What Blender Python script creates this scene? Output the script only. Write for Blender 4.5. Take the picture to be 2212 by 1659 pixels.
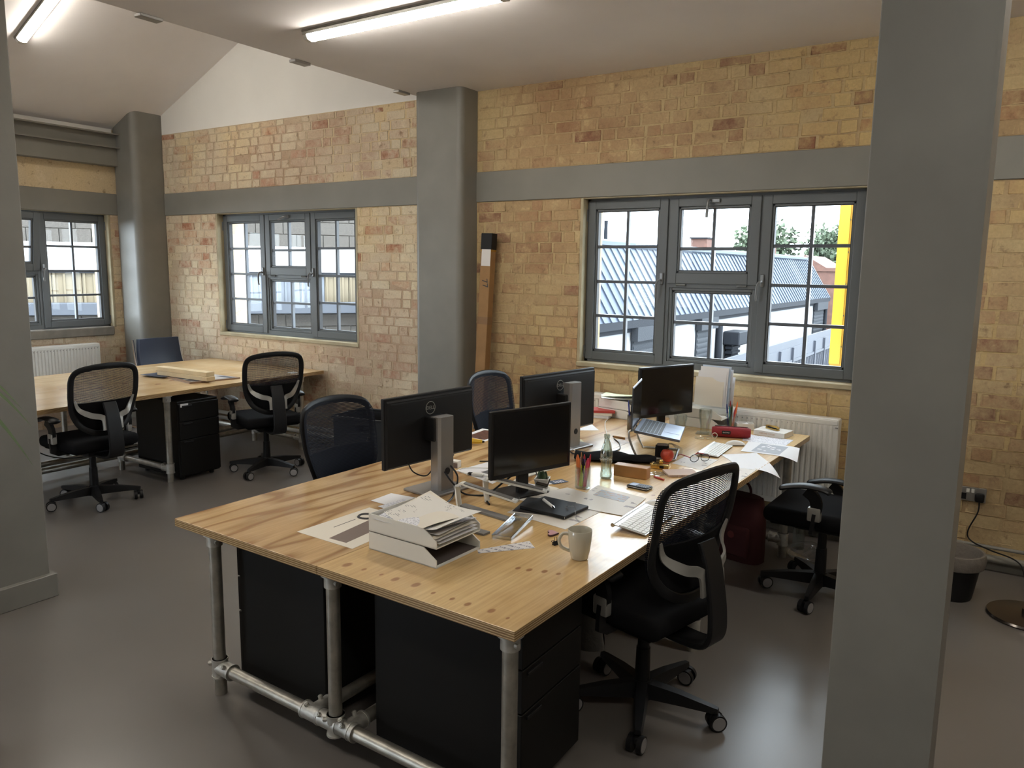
import bpy, bmesh, math, random
from mathutils import Vector, Matrix
from math import radians as R, sin, cos, pi
random.seed(7)
S = bpy.context.scene
for o in list(bpy.data.objects): bpy.data.objects.remove(o)
COL = S.collection

# ------------------------------------------------------------------ camera, sky, sun, exposure
YAW, PIT, ROL = .575, .14835, .01333
fw = Vector((-sin(YAW)*cos(PIT), cos(YAW)*cos(PIT), -sin(PIT)))
rt0 = Vector((cos(YAW), sin(YAW), 0)); up0 = rt0.cross(fw)
rt = cos(ROL)*rt0 + sin(ROL)*up0; up = -sin(ROL)*rt0 + cos(ROL)*up0
cam = bpy.data.objects.new('camera', bpy.data.cameras.new('camera')); COL.objects.link(cam)
cam.data.sensor_width = 36; cam.data.lens = 1667.1/2212*36; cam.data.clip_end = 400
cam.matrix_world = Matrix(((rt.x, up.x, -fw.x, 0), (rt.y, up.y, -fw.y, 0), (rt.z, up.z, -fw.z, 1.75), (0, 0, 0, 1)))
S.camera = cam
W = bpy.data.worlds.new('sky'); S.world = W; W.use_nodes = True
wb = W.node_tree.nodes['Background']; wb.inputs[0].default_value = (.80, .90, 1, 1); wb.inputs[1].default_value = 9.0
sun = bpy.data.objects.new('sun', bpy.data.lights.new('sun', 'SUN')); COL.objects.link(sun)
sun.data.energy = 3.5; sun.data.angle = .01; sun.data.color = (1, .93, .82)
sun.rotation_euler = Vector((-.62, .14, -.77)).to_track_quat('-Z', 'Y').to_euler()
LAMP = 40.0
S.view_settings.view_transform = 'Standard'; S.view_settings.look = 'None'
S.view_settings.exposure = 0.70; S.view_settings.gamma = 1; S.view_settings.use_curve_mapping = False

# ------------------------------------------------------------------ mesh helpers
class M:
    def __init__(s): s.bm = bmesh.new(); s.mi = 0
    def _merge(s, b2, mi=None):
        mi = s.mi if mi is None else mi
        for f in b2.faces: f.material_index = mi
        me = bpy.data.meshes.new('t'); b2.to_mesh(me); b2.free(); s.bm.from_mesh(me); bpy.data.meshes.remove(me); return s
    def box(s, c, d, bev=0, rot=None, seg=1, mi=None):
        b = bmesh.new(); bmesh.ops.create_cube(b, size=1)
        bmesh.ops.scale(b, vec=d, verts=b.verts)
        if bev: bmesh.ops.bevel(b, geom=b.edges[:], offset=bev, segments=seg, affect='EDGES', profile=.5)
        m = Matrix.Translation(c)
        if rot is not None: m = m @ (rot if isinstance(rot, Matrix) else Matrix.Rotation(rot, 4, 'Z'))
        b.transform(m); return s._merge(b, mi)
    def bb(s, x0, x1, y0, y1, z0, z1, bev=0, mi=None, seg=1):
        return s.box(((x0+x1)/2, (y0+y1)/2, (z0+z1)/2), (abs(x1-x0), abs(y1-y0), abs(z1-z0)), bev, None, seg, mi)
    def cyl(s, p0, p1, r0, r1=None, n=16, mi=None, cap=True):
        p0, p1 = Vector(p0), Vector(p1); r1 = r0 if r1 is None else r1
        b = bmesh.new(); bmesh.ops.create_cone(b, cap_ends=cap, segments=n, radius1=r0, radius2=r1, depth=(p1-p0).length)
        b.transform(Matrix.Translation((p0+p1)/2) @ (p1-p0).to_track_quat('Z', 'Y').to_matrix().to_4x4()); return s._merge(b, mi)
    def sph(s, c, r, sc=(1, 1, 1), n=14, mi=None):
        b = bmesh.new(); bmesh.ops.create_uvsphere(b, u_segments=n, v_segments=max(6, n*2//3), radius=r)
        b.transform(Matrix.Translation(c) @ Matrix.Diagonal((*sc, 1))); return s._merge(b, mi)
    def sweep(s, pts, prof, closed=False, upv=None, mi=None, scales=None):
        # prof: list of (a,b): a along side vector, b along upv-ish vector
        P = [Vector(p) for p in pts]; n = len(P); rings = []; b = bmesh.new(); pu = Vector(upv) if upv is not None else None
        last = None
        for i in range(n):
            if closed: t = P[(i+1) % n]-P[i-1]
            else: t = P[min(i+1, n-1)]-P[max(i-1, 0)]
            t.normalize()
            if pu is not None: u = pu - t*pu.dot(t)
            else:
                if last is None: last = Vector((0, 0, 1)) if abs(t.z) < .9 else Vector((1, 0, 0))
                u = last - t*last.dot(t)
            u.normalize(); last = u; sd = t.cross(u); k = scales[i] if scales else 1
            rings.append([b.verts.new(P[i]+sd*a*k+u*c*k) for a, c in prof])
        m = len(prof)
        for i in range(n if closed else n-1):
            A, B = rings[i], rings[(i+1) % n]
            for j in range(m): b.faces.new((A[j], A[(j+1) % m], B[(j+1) % m], B[j]))
        if not closed: b.faces.new(rings[0][::-1]); b.faces.new(rings[-1])
        bmesh.ops.recalc_face_normals(b, faces=b.faces[:]); return s._merge(b, mi)
    def tube(s, pts, r, n=8, closed=False, mi=None, smooth=0, scales=None):
        if smooth: pts = crom(pts, smooth, closed)
        return s.sweep(pts, [(r*cos(2*pi*k/n), r*sin(2*pi*k/n)) for k in range(n)], closed, None, mi, scales)
    def lathe(s, prof, n=24, c=(0, 0, 0), mi=None):
        b = bmesh.new(); rings = []
        for r, z in prof:
            if r < 1e-5: rings.append([b.verts.new((c[0], c[1], c[2]+z))])
            else: rings.append([b.verts.new((c[0]+r*cos(2*pi*k/n), c[1]+r*sin(2*pi*k/n), c[2]+z)) for k in range(n)])
        for A, B in zip(rings, rings[1:]):
            for k in range(n):
                a, d = (A[k % len(A)], A[(k+1) % len(A)]), (B[k % len(B)], B[(k+1) % len(B)])
                f = list(dict.fromkeys((a[0], a[1], d[1], d[0])))
                if len(f) > 2: b.faces.new(f)
        bmesh.ops.recalc_face_normals(b, faces=b.faces[:]); return s._merge(b, mi)
    def prism(s, poly, vec, mi=None):
        b = bmesh.new(); v = Vector(vec)
        lo = [b.verts.new(p) for p in poly]; hi = [b.verts.new(Vector(p)+v) for p in poly]; n = len(poly)
        b.faces.new(lo[::-1]); b.faces.new(hi)
        for i in range(n): b.faces.new((lo[i], lo[(i+1) % n], hi[(i+1) % n], hi[i]))
        bmesh.ops.recalc_face_normals(b, faces=b.faces[:]); return s._merge(b, mi)
    def grid(s, fn, nu, nv, thick=0, mi=None):
        b = bmesh.new()
        G = [[b.verts.new(fn(i/nu, j/nv)) for j in range(nv+1)] for i in range(nu+1)]
        for i in range(nu):
            for j in range(nv): b.faces.new((G[i][j], G[i+1][j], G[i+1][j+1], G[i][j+1]))
        bmesh.ops.recalc_face_normals(b, faces=b.faces[:]); b.normal_update()
        if thick: bmesh.ops.solidify(b, geom=b.faces[:], thickness=thick)
        bmesh.ops.recalc_face_normals(b, faces=b.faces[:]); return s._merge(b, mi)
    def mesh(s, name, mats, angle=35):
        me = bpy.data.meshes.new(name); s.bm.to_mesh(me); s.bm.free()
        for m in (mats if isinstance(mats, (list, tuple)) else [mats]): me.materials.append(m)
        me.polygons.foreach_set('use_smooth', [True]*len(me.polygons)); me.set_sharp_from_angle(angle=R(angle)); return me

def crom(P, k=6, closed=False):
    P = [Vector(p) for p in P]; n = len(P); out = []
    for i in range(n if closed else n-1):
        g = (lambda j: P[j % n]) if closed else (lambda j: P[max(0, min(n-1, j))])
        a, b, c, d = g(i-1), g(i), g(i+1), g(i+2)
        for q in range(k):
            t = q/k; out.append(.5*((2*b)+(c-a)*t+(2*a-5*b+4*c-d)*t*t+(3*b-a-3*c+d)*t**3))
    if not closed: out.append(P[-1])
    return out

def tag(o, label=None, cat=None, group=None, kind=None):
    if label: o['label'] = label
    if cat: o['category'] = cat
    if group: o['group'] = group
    if kind: o['kind'] = kind
    return o
def link(name, me, parent=None, loc=(0, 0, 0), rz=0):
    o = bpy.data.objects.new(name, me); COL.objects.link(o); o.location = loc; o.rotation_euler = (0, 0, rz)
    if parent is not None: o.parent = parent
    return o
def part(name, m, mats, parent, loc=(0, 0, 0), rz=0, angle=35): return link(name, m.mesh(name, mats, angle), parent, loc, rz)
def thing(name, label, cat, loc=(0, 0, 0), rz=0, group=None):
    return tag(link(name, None, None, loc, rz), label, cat, group)
def solo(name, m, mats, label, cat, loc=(0, 0, 0), rz=0, group=None, angle=35):
    return tag(link(name, m.mesh(name, mats, angle), None, loc, rz), label, cat, group)
def struct(name, m=None, mats=None, loc=(0, 0, 0), rz=0):
    return tag(link(name, m.mesh(name, mats) if m else None, None, loc, rz), kind='structure')
def dup(root, loc, rz, label, group=None):
    r = root.copy(); COL.objects.link(r); r.location = loc; r.rotation_euler = (0, 0, rz); r['label'] = label
    if group: r['group'] = group
    for ch in list(root.children):
        c = ch.copy(); COL.objects.link(c); c.parent = r
        for g in list(ch.children):
            d = g.copy(); COL.objects.link(d); d.parent = c
    return r
def text(name, s, size, parent, mtx, mat, ext=.0004):
    cu = bpy.data.curves.new('t', 'FONT'); cu.body = s; cu.size = size; cu.extrude = ext; cu.align_x = 'CENTER'; cu.align_y = 'CENTER'; cu.resolution_u = 3
    t = bpy.data.objects.new('t', cu); COL.objects.link(t); bpy.context.view_layer.update()
    me = bpy.data.meshes.new_from_object(t.evaluated_get(bpy.context.evaluated_depsgraph_get())); bpy.data.objects.remove(t)
    me.materials.clear(); me.materials.append(mat); me.transform(mtx); return link(name, me, parent)

# ------------------------------------------------------------------ materials
def newmat(name):
    m = bpy.data.materials.new(name); m.use_nodes = True; nt = m.node_tree
    return m, nt, nt.nodes['Principled BSDF']
def nd(nt, typ, ins=None, **kw):
    n = nt.nodes.new(typ)
    for k, v in kw.items(): setattr(n, k, v)
    for k, v in (ins or {}).items():
        if isinstance(v, bpy.types.NodeSocket): nt.links.new(v, n.inputs[k])
        else: n.inputs[k].default_value = v
    return n
def ramp(nt, fac, stops):
    n = nt.nodes.new('ShaderNodeValToRGB'); nt.links.new(fac, n.inputs[0]); e = n.color_ramp.elements
    while len(e) < len(stops): e.new(.5)
    for q, (p, c) in zip(e, stops): q.position = p; q.color = (*c, 1) if len(c) == 3 else c
    return n.outputs[0]
def mixc(nt, f, a, b, mode='MIX'):
    n = nt.nodes.new('ShaderNodeMix'); n.data_type = 'RGBA'; n.blend_type = mode
    for i, v in ((0, f), (6, a), (7, b)):
        if isinstance(v, bpy.types.NodeSocket): nt.links.new(v, n.inputs[i])
        else: n.inputs[i].default_value = (*v, 1) if isinstance(v, tuple) and len(v) == 3 else v
    return n.outputs[2]
def mat(name, col, rough=.5, metal=0, spec=.5, var=0, vscale=8, bump=0, bscale=60, coat=0):
    m, nt, p = newmat(name)
    p.inputs['Base Color'].default_value = (*col, 1); p.inputs['Roughness'].default_value = rough; p.inputs['Metallic'].default_value = metal
    p.inputs['Specular IOR Level'].default_value = spec; p.inputs['Coat Weight'].default_value = coat
    tc = nd(nt, 'ShaderNodeTexCoord')
    if var:
        n = nd(nt, 'ShaderNodeTexNoise', {'Vector': tc.outputs['Object'], 'Scale': vscale, 'Detail': 5})
        lo, hi = tuple(c*(1-var) for c in col), tuple(min(1, c*(1+var)) for c in col)
        nt.links.new(ramp(nt, n.outputs[0], [(.3, lo), (.7, hi)]), p.inputs['Base Color'])
    if bump:
        n = nd(nt, 'ShaderNodeTexNoise', {'Vector': tc.outputs['Object'], 'Scale': bscale, 'Detail': 4})
        b = nd(nt, 'ShaderNodeBump', {'Strength': bump, 'Height': n.outputs[0], 'Distance': .01}); nt.links.new(b.outputs[0], p.inputs['Normal'])
    return m
def glass(name, tint=(1, 1, 1), gl=.08, rough=.02):
    m, nt, p = newmat(name); out = nt.nodes['Material Output']; nt.nodes.remove(p)
    t = nd(nt, 'ShaderNodeBsdfTransparent', {'Color': (*tint, 1)}); g = nd(nt, 'ShaderNodeBsdfGlossy', {'Roughness': rough})
    lw = nd(nt, 'ShaderNodeLayerWeight', {'Blend': .35}); f = nd(nt, 'ShaderNodeMath', {0: lw.outputs['Fresnel'], 1: gl*2.2}, operation='MULTIPLY')
    f2 = nd(nt, 'ShaderNodeMath', {0: f.outputs[0], 1: gl}, operation='ADD', use_clamp=True)
    x = nd(nt, 'ShaderNodeMixShader', {0: f2.outputs[0], 1: t.outputs[0], 2: g.outputs[0]}); nt.links.new(x.outputs[0], out.inputs[0]); return m
def emit(name, col, s):
    m, nt, p = newmat(name); p.inputs['Emission Color'].default_value = (*col, 1); p.inputs['Emission Strength'].default_value = s; p.inputs['Base Color'].default_value = (.9, .9, .9, 1); return m

def brickmat(name, stops, wash, lo, hi, attr, seed, tint=((.34, (.78, .68, .65)), (.5, (1, 1, 1)), (.66, (1.10, 1.05, .88)))):
    m, nt, p = newmat(name); geo = nd(nt, 'ShaderNodeNewGeometry')
    r = nd(nt, 'ShaderNodeAttribute', attribute_name='rnd').outputs['Fac'] if attr else nd(nt, 'ShaderNodeObjectInfo').outputs['Random']
    c = ramp(nt, r, stops)
    pos = nd(nt, 'ShaderNodeVectorMath', {0: geo.outputs['Position'], 1: (seed, seed*.7, seed*.3)}, operation='ADD').outputs[0]
    n1 = nd(nt, 'ShaderNodeTexNoise', {'Vector': pos, 'Scale': 1.6, 'Detail': 5, 'Roughness': .65}).outputs[0]
    n2 = nd(nt, 'ShaderNodeTexNoise', {'Vector': pos, 'Scale': 16, 'Detail': 6, 'Roughness': .7}).outputs[0]
    n3 = nd(nt, 'ShaderNodeTexNoise', {'Vector': pos, 'Scale': 70, 'Detail': 4}).outputs[0]
    a = nd(nt, 'ShaderNodeMath', {0: n1, 1: n2}, operation='ADD').outputs[0]
    a = nd(nt, 'ShaderNodeMath', {0: a, 1: .5}, operation='MULTIPLY').outputs[0]
    f = ramp(nt, a, [(lo, (0, 0, 0)), (hi, (.80, .80, .80))])
    c = mixc(nt, f, c, wash)
    n0 = nd(nt, 'ShaderNodeTexNoise', {'Vector': pos, 'Scale': .75, 'Detail': 3}).outputs[0]
    c = mixc(nt, 1.0, c, ramp(nt, n0, tint), 'MULTIPLY')
    nw = nd(nt, 'ShaderNodeTexNoise', {'Vector': pos, 'Scale': 5.5, 'Detail': 5, 'Roughness': .7}).outputs[0]
    c = mixc(nt, ramp(nt, nw, [(.56, (0, 0, 0)), (.68, (.6, .6, .6))]), c, tuple(min(.75, w*1.22) for w in wash))
    c = mixc(nt, ramp(nt, n2, [(.25, (1, 1, 1)), (.42, (0, 0, 0))]), c, (.22, .14, .075))
    c = mixc(nt, 1.0, c, ramp(nt, n3, [(.25, (.88, .87, .85)), (.7, (1.05, 1.04, 1.03))]), 'MULTIPLY')
    nt.links.new(c, p.inputs['Base Color']); p.inputs['Roughness'].default_value = .85
    hh = nd(nt, 'ShaderNodeMath', {0: n2, 1: n3}, operation='ADD').outputs[0]
    b = nd(nt, 'ShaderNodeBump', {'Strength': .28, 'Distance': .008, 'Height': hh}); nt.links.new(b.outputs[0], p.inputs['Normal']); return m

def plymat(name, base, dark, k, knots=(), contrast=1.0):
    m, nt, p = newmat(name); tc = nd(nt, 'ShaderNodeTexCoord').outputs['Object']
    oi = nd(nt, 'ShaderNodeObjectInfo').outputs['Random']
    mp = nd(nt, 'ShaderNodeMapping', {'Vector': tc, 'Scale': (1.9, .42, 1)}).outputs[0]
    n = nd(nt, 'ShaderNodeTexNoise', {'Vector': mp, 'Scale': 1.7, 'Detail': 2.2, 'Roughness': .45}).outputs[0]
    s = nd(nt, 'ShaderNodeMath', {0: n, 1: k}, operation='MULTIPLY').outputs[0]
    s = nd(nt, 'ShaderNodeMath', {0: s}, operation='SINE').outputs[0]
    s = nd(nt, 'ShaderNodeMapRange', {0: s, 1: -1, 2: 1}).outputs[0]
    mp2 = nd(nt, 'ShaderNodeMapping', {'Vector': tc, 'Scale': (60, 2.5, 1)}).outputs[0]
    n2 = nd(nt, 'ShaderNodeTexNoise', {'Vector': mp2, 'Scale': 1.5, 'Detail': 4}).outputs[0]
    mid = tuple(a*(1-.45*contrast)+b*.45*contrast for a, b in zip(base, dark))
    c = ramp(nt, s, [(.05, base), (.55, tuple(.85*a+.15*b for a, b in zip(base, mid))), (.86, mid), (.97, tuple(.35*a+.65*b for a, b in zip(mid, dark)) if contrast > .6 else mid)])
    c = mixc(nt, 1.0, c, ramp(nt, n2, [(.3, (.86, .84, .80)), (.65, (1.05, 1.05, 1.05))]), 'MULTIPLY')
    nl = nd(nt, 'ShaderNodeTexNoise', {'Vector': tc, 'Scale': 2.4, 'Detail': 3}).outputs[0]
    c = mixc(nt, 1.0, c, ramp(nt, nl, [(.35, (.88, .80, .68)), (.6, (1.04, 1.04, 1.04))]), 'MULTIPLY')
    acc = None
    for kx, ky, kr in knots:
        d = nd(nt, 'ShaderNodeVectorMath', {0: tc, 1: (kx, ky, 0)}, operation='SUBTRACT').outputs[0]
        d = nd(nt, 'ShaderNodeVectorMath', {0: d, 1: (1/kr, .65/kr, 0)}, operation='MULTIPLY').outputs[0]
        d = nd(nt, 'ShaderNodeVectorMath', {0: d}, operation='LENGTH').outputs['Value']
        d = nd(nt, 'ShaderNodeMapRange', {0: d, 1: .8, 2: 1.3, 3: 1, 4: 0}).outputs[0]
        acc = d if acc is None else nd(nt, 'ShaderNodeMath', {0: acc, 1: d}, operation='MAXIMUM').outputs[0]
    if acc is not None: c = mixc(nt, nd(nt, 'ShaderNodeMath', {0: acc, 1: .8}, operation='MULTIPLY').outputs[0], c, (.27, .115, .05))
    sep = nd(nt, 'ShaderNodeSeparateXYZ', {0: tc}).outputs
    nz = nd(nt, 'ShaderNodeSeparateXYZ', {0: nd(nt, 'ShaderNodeNewGeometry').outputs['Normal']}).outputs[2]
    nz = nd(nt, 'ShaderNodeMath', {0: nz}, operation='ABSOLUTE').outputs[0]
    zz = nd(nt, 'ShaderNodeMath', {0: sep[2], 1: 2*pi/.0075}, operation='MULTIPLY').outputs[0]
    zz = nd(nt, 'ShaderNodeMath', {0: zz}, operation='SINE').outputs[0]
    en = nd(nt, 'ShaderNodeTexNoise', {'Vector': nd(nt, 'ShaderNodeMapping', {'Vector': tc, 'Scale': (6, 6, 150)}).outputs[0], 'Scale': 1.5, 'Detail': 3}).outputs[0]
    ec = ramp(nt, zz, [(.35, (.25, .15, .065)), (.65, (.62, .45, .24))])
    ec = mixc(nt, ramp(nt, en, [(.62, (0, 0, 0)), (.72, (1, 1, 1))]), ec, (.13, .06, .03))
    f = nd(nt, 'ShaderNodeMath', {0: nz, 1: .5}, operation='LESS_THAN').outputs[0]
    nt.links.new(mixc(nt, f, c, ec), p.inputs['Base Color'])
    p.inputs['Roughness'].default_value = .27; p.inputs['Specular IOR Level'].default_value = .6
    wn = nd(nt, 'ShaderNodeTexNoise', {'Vector': tc, 'Scale': 9, 'Detail': 3}).outputs[0]
    b = nd(nt, 'ShaderNodeBump', {'Strength': .12, 'Distance': .01, 'Height': wn}); nt.links.new(b.outputs[0], p.inputs['Normal']); return m

def printmat(name, paper, ink, lines=60, cover=.5, sc=9, rough=.55):
    m, nt, p = newmat(name); tc = nd(nt, 'ShaderNodeTexCoord').outputs['Generated']; sep = nd(nt, 'ShaderNodeSeparateXYZ', {0: tc}).outputs
    w = nd(nt, 'ShaderNodeMath', {0: nd(nt, 'ShaderNodeMath', {0: sep[1], 1: lines*2*pi/2}, operation='MULTIPLY').outputs[0]}, operation='SINE').outputs[0]
    n = nd(nt, 'ShaderNodeTexNoise', {'Vector': nd(nt, 'ShaderNodeMapping', {'Vector': tc, 'Scale': (sc*4, lines/2, 1)}).outputs[0], 'Scale': 1, 'Detail': 1}).outputs[0]
    n2 = nd(nt, 'ShaderNodeTexNoise', {'Vector': tc, 'Scale': 4, 'Detail': 1}).outputs[0]
    a = nd(nt, 'ShaderNodeMath', {0: w, 1: .45}, operation='GREATER_THAN').outputs[0]
    b = nd(nt, 'ShaderNodeMath', {0: n, 1: .5}, operation='GREATER_THAN').outputs[0]
    c = nd(nt, 'ShaderNodeMath', {0: n2, 1: 1-cover}, operation='GREATER_THAN').outputs[0]
    f = nd(nt, 'ShaderNodeMath', {0: nd(nt, 'ShaderNodeMath', {0: a, 1: b}, operation='MULTIPLY').outputs[0], 1: c}, operation='MULTIPLY').outputs[0]
    nt.links.new(mixc(nt, f, paper, ink), p.inputs['Base Color']); p.inputs['Roughness'].default_value = rough; return m

def meshfabric(name, col):
    m, nt, p = newmat(name); out = nt.nodes['Material Output']; p.inputs['Base Color'].default_value = (*col, 1); p.inputs['Roughness'].default_value = .8; p.inputs['Specular IOR Level'].default_value = .12
    sep = nd(nt, 'ShaderNodeSeparateXYZ', {0: nd(nt, 'ShaderNodeTexCoord').outputs['Object']}).outputs
    z = nd(nt, 'ShaderNodeMath', {0: nd(nt, 'ShaderNodeMath', {0: sep[2], 1: 2*pi/.0075}, operation='MULTIPLY').outputs[0]}, operation='SINE').outputs[0]
    x = nd(nt, 'ShaderNodeMath', {0: nd(nt, 'ShaderNodeMath', {0: sep[0], 1: 2*pi/.006}, operation='MULTIPLY').outputs[0]}, operation='SINE').outputs[0]
    a = nd(nt, 'ShaderNodeMath', {0: z, 1: .38}, operation='GREATER_THAN').outputs[0]; b = nd(nt, 'ShaderNodeMath', {0: x, 1: -.35}, operation='GREATER_THAN').outputs[0]
    f = nd(nt, 'ShaderNodeMath', {0: a, 1: b}, operation='MULTIPLY').outputs[0]
    t = nd(nt, 'ShaderNodeBsdfTransparent'); xs = nd(nt, 'ShaderNodeMixShader', {0: f, 1: p.outputs[0], 2: t.outputs[0]}); nt.links.new(xs.outputs[0], out.inputs[0]); return m

GREY = mat('grey_wall_paint', (.215, .205, .180), .55, var=.06, vscale=3, bump=.12, bscale=14)
GREYC = mat('grey_column_paint', (.205, .196, .175), .45, var=.07, vscale=4, bump=.2, bscale=9)
PLAST = mat('white_ceiling_paint', (.86, .825, .825), .8, var=.03, vscale=2)
GABLE = mat('white_gable_paint', (.80, .78, .74), .8, var=.03, vscale=2)
DULL = mat('plain_wall_paint', (.60, .58, .54), .8)
FRAME = mat('grey_window_frame', (.105, .115, .12), .42)
BAR = mat('dark_glazing_bar', (.075, .085, .10), .4)
SEAL = mat('black_seal', (.012, .012, .014), .6)
PANE = glass('window_glass', (.97, .985, .98), .008)
ALU = mat('satin_aluminium', (.55, .55, .53), .32, 1)
GALV = mat('galvanised_pipe', (.44, .42, .37), .42, .85, var=.2, vscale=22, bump=.05, bscale=90)
CLAMP = mat('cast_pipe_clamp', (.55, .54, .50), .5, .8, var=.15, vscale=40)
BLACKM = mat('black_steel', (.008, .0075, .007), .5, spec=.22)
BLACKP = mat('black_plastic', (.010, .010, .011), .45, spec=.28)
BLACKF = mat('black_fabric', (.008, .008, .009), .95, spec=.1)
NAVYF = meshfabric('chair_mesh', (.012, .0145, .023))
SILV = mat('silver_plastic', (.42, .41, .38), .4, .6); HAND = mat('grey_window_handle', (.22, .225, .23), .35, .5)
CHROME = mat('chrome', (.75, .75, .75), .12, 1)
WHEELH = mat('caster_hub_grey', (.27, .26, .26), .45)
NAVYL = mat('navy_leather', (.018, .030, .060), .35, bump=.1, bscale=200)
WHITE = mat('white_enamel', (.74, .73, .69), .4)
WHITEP = mat('white_plastic', (.72, .71, .66), .45)
PAPER = mat('white_paper', (.74, .74, .76), .6)
PAPER2 = mat('cream_paper', (.72, .67, .58), .6)
TRACE = mat('tracing_paper', (.60, .56, .50), .38)
TEXTP = printmat('typed_paper', (.74, .75, .80), (.22, .23, .30), 44, .62)
PLANP = printmat('plan_drawing_paper', (.66, .62, .56), (.30, .27, .26), 12, .42, 3)
LABELP = printmat('label_strip_paper', (.66, .63, .62), (.20, .19, .22), 14, .95, 8)
INK = mat('black_ink', (.03, .03, .035), .6); INKB = mat('brown_print', (.17, .125, .105), .6); INKG = mat('grey_print', (.33, .35, .40), .6)
CARD = mat('brown_cardboard', (.30, .165, .065), .75, var=.1, vscale=12)
RED = mat('red_fabric', (.26, .012, .018), .75, bump=.2, bscale=160); DRED = mat('dark_red_fabric', (.05, .006, .008), .8)
REDC = mat('red_cover', (.50, .06, .05), .5)
MUG = mat('cream_glaze', (.50, .47, .38), .22, coat=.5)
GLASSM = glass('clear_glass', (.93, .96, .95), .12); ACRY = glass('clear_plastic', (.93, .95, .97), .09, .05)
GOLD = mat('brass_gold', (.62, .43, .14), .25, 1)
OAK = mat('oak_block', (.40, .205, .07), .5, var=.25, vscale=9); PINE = mat('pine_block', (.66, .52, .31), .55, var=.1, vscale=7)
GREEN = mat('succulent_green', (.035, .075, .03), .6); LEAF = mat('leaf_green', (.06, .10, .035), .55)
TREE = mat('tree_foliage', (.055, .075, .045), .8, var=.5, vscale=3); YEL = mat('yellow_steel', (.30, .165, .006), .45)
YEL2 = mat('pale_yellow_steel', (.115, .066, .014), .5); STEELG = mat('brushed_stand_grey', (.38, .37, .36), .34, .7); SCREEN = mat('black_screen', (.006, .006, .007), .12); BEZ = mat('monitor_black', (.011, .011, .012), .42, spec=.3)
SPACEG = mat('space_grey_metal', (.17, .19, .24), .35, .8); KEYW = mat('white_key', (.78, .78, .76), .45)
RUB = mat('grey_rubber', (.16, .155, .15), .6); SOIL = mat('soil', (.03, .022, .015), .9)
WPLY = plymat('wavy_plywood', (.60, .42, .225), (.30, .155, .06), 46)
def rgb(n, c): return mat(n, c, .4)
ORANGE, LIME, PINK, BLUE, TEAL, PURP, CRED = (rgb(*a) for a in (('orange_plastic', (.85, .22, .06)), ('lime_plastic', (.62, .72, .03)), ('pink_plastic', (.62, .05, .11)), ('blue_plastic', (.03, .05, .30)), ('teal_plastic', (.02, .22, .24)), ('purple_plastic', (.10, .06, .22)), ('crimson_plastic', (.40, .02, .03))))

# ------------------------------------------------------------------ room shell
ZC = 3.162; YB = 5.30; XL = -8.5
def vz(x): return 3.375+.425*(x+8.08)
fm, nt, p = newmat('resin_floor'); geo = nd(nt, 'ShaderNodeNewGeometry').outputs['Position']
n1 = nd(nt, 'ShaderNodeTexNoise', {'Vector': geo, 'Scale': 1.1, 'Detail': 6}).outputs[0]; n2 = nd(nt, 'ShaderNodeTexNoise', {'Vector': geo, 'Scale': 12, 'Detail': 6}).outputs[0]
nt.links.new(ramp(nt, n1, [(.3, (.138, .124, .114)), (.7, (.158, .143, .132))]), p.inputs['Base Color'])
p.inputs['Roughness'].default_value = .30
p.inputs['Specular IOR Level'].default_value = .55
struct('floor', M().bb(XL-.35, 4.2, -4.7, YB+.35, -.2, 0), fm)
struct('ceiling', M().bb(-4.345, 4.2, -4.7, YB+.35, ZC, ZC+.12), PLAST)
m = M(); m.prism([(XL-.4, -4.7, vz(XL-.4)), (-4.2, -4.7, vz(-4.2)), (-4.2, -4.7, vz(-4.2)+.15), (XL-.4, -4.7, vz(XL-.4)+.15)], (0, YB+.35+4.7, 0)); struct('ceiling_slope', m, PLAST)
struct('ceiling_fascia', M().bb(-4.34, -4.2, -4.7, YB, ZC+.12, vz(-4.2)+.1), PLAST)
struct('wall_right', M().bb(4.0, 4.2, -4.7, YB+.35, 0, ZC), DULL)
struct('wall_front', M().bb(XL, 4.0, -4.7, -4.5, 0, 1.0).bb(XL, 4.0, -4.7, -4.5, 2.4, 5.2).bb(XL, -7.6, -4.7, -4.5, 1, 2.4).bb(-5.6, 4.0, -4.7, -4.5, 1, 2.4), DULL)  # unseen wall, its opening added to let in fill daylight
struct('ground_front', M().bb(-40, 40, -60, -4.8, -3.4, -3.2), mat('front_yard', (.16, .16, .16), .9))

BR_R = [(0, (.56, .43, .24)), (.34, (.52, .385, .21)), (.62, (.46, .315, .18)), (.82, (.43, .255, .14)), (.92, (.32, .165, .10)), (1, (.23, .105, .075))]
BR_L = [(0, (.66, .57, .42)), (.38, (.62, .50, .36)), (.66, (.55, .41, .30)), (.84, (.51, .33, .23)), (.93, (.42, .20, .125)), (1, (.34, .14, .08))]
MORTR = brickmat('ochre_mortar', [(0, (.49, .37, .205)), (1, (.49, .37, .205))], (.52, .40, .22), .38, .6, False, 3)
MORTL = brickmat('cream_mortar', [(0, (.57, .46, .32)), (1, (.57, .46, .32))], (.60, .50, .36), .38, .6, False, 5)
BMR = [brickmat('brick_ochre'+('_joined' if a else ''), BR_R, (.53, .41, .225), .41, .58, a, 1.3) for a in (0, 1)]
BML = [brickmat('brick_limewashed'+('_joined' if a else ''), BR_L, (.63, .55, .41), .41, .58, a, 4.1) for a in (0, 1)]
REV = mat('painted_reveal', (.42, .36, .235), .7, var=.15, vscale=6, bump=.15, bscale=20)

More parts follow.
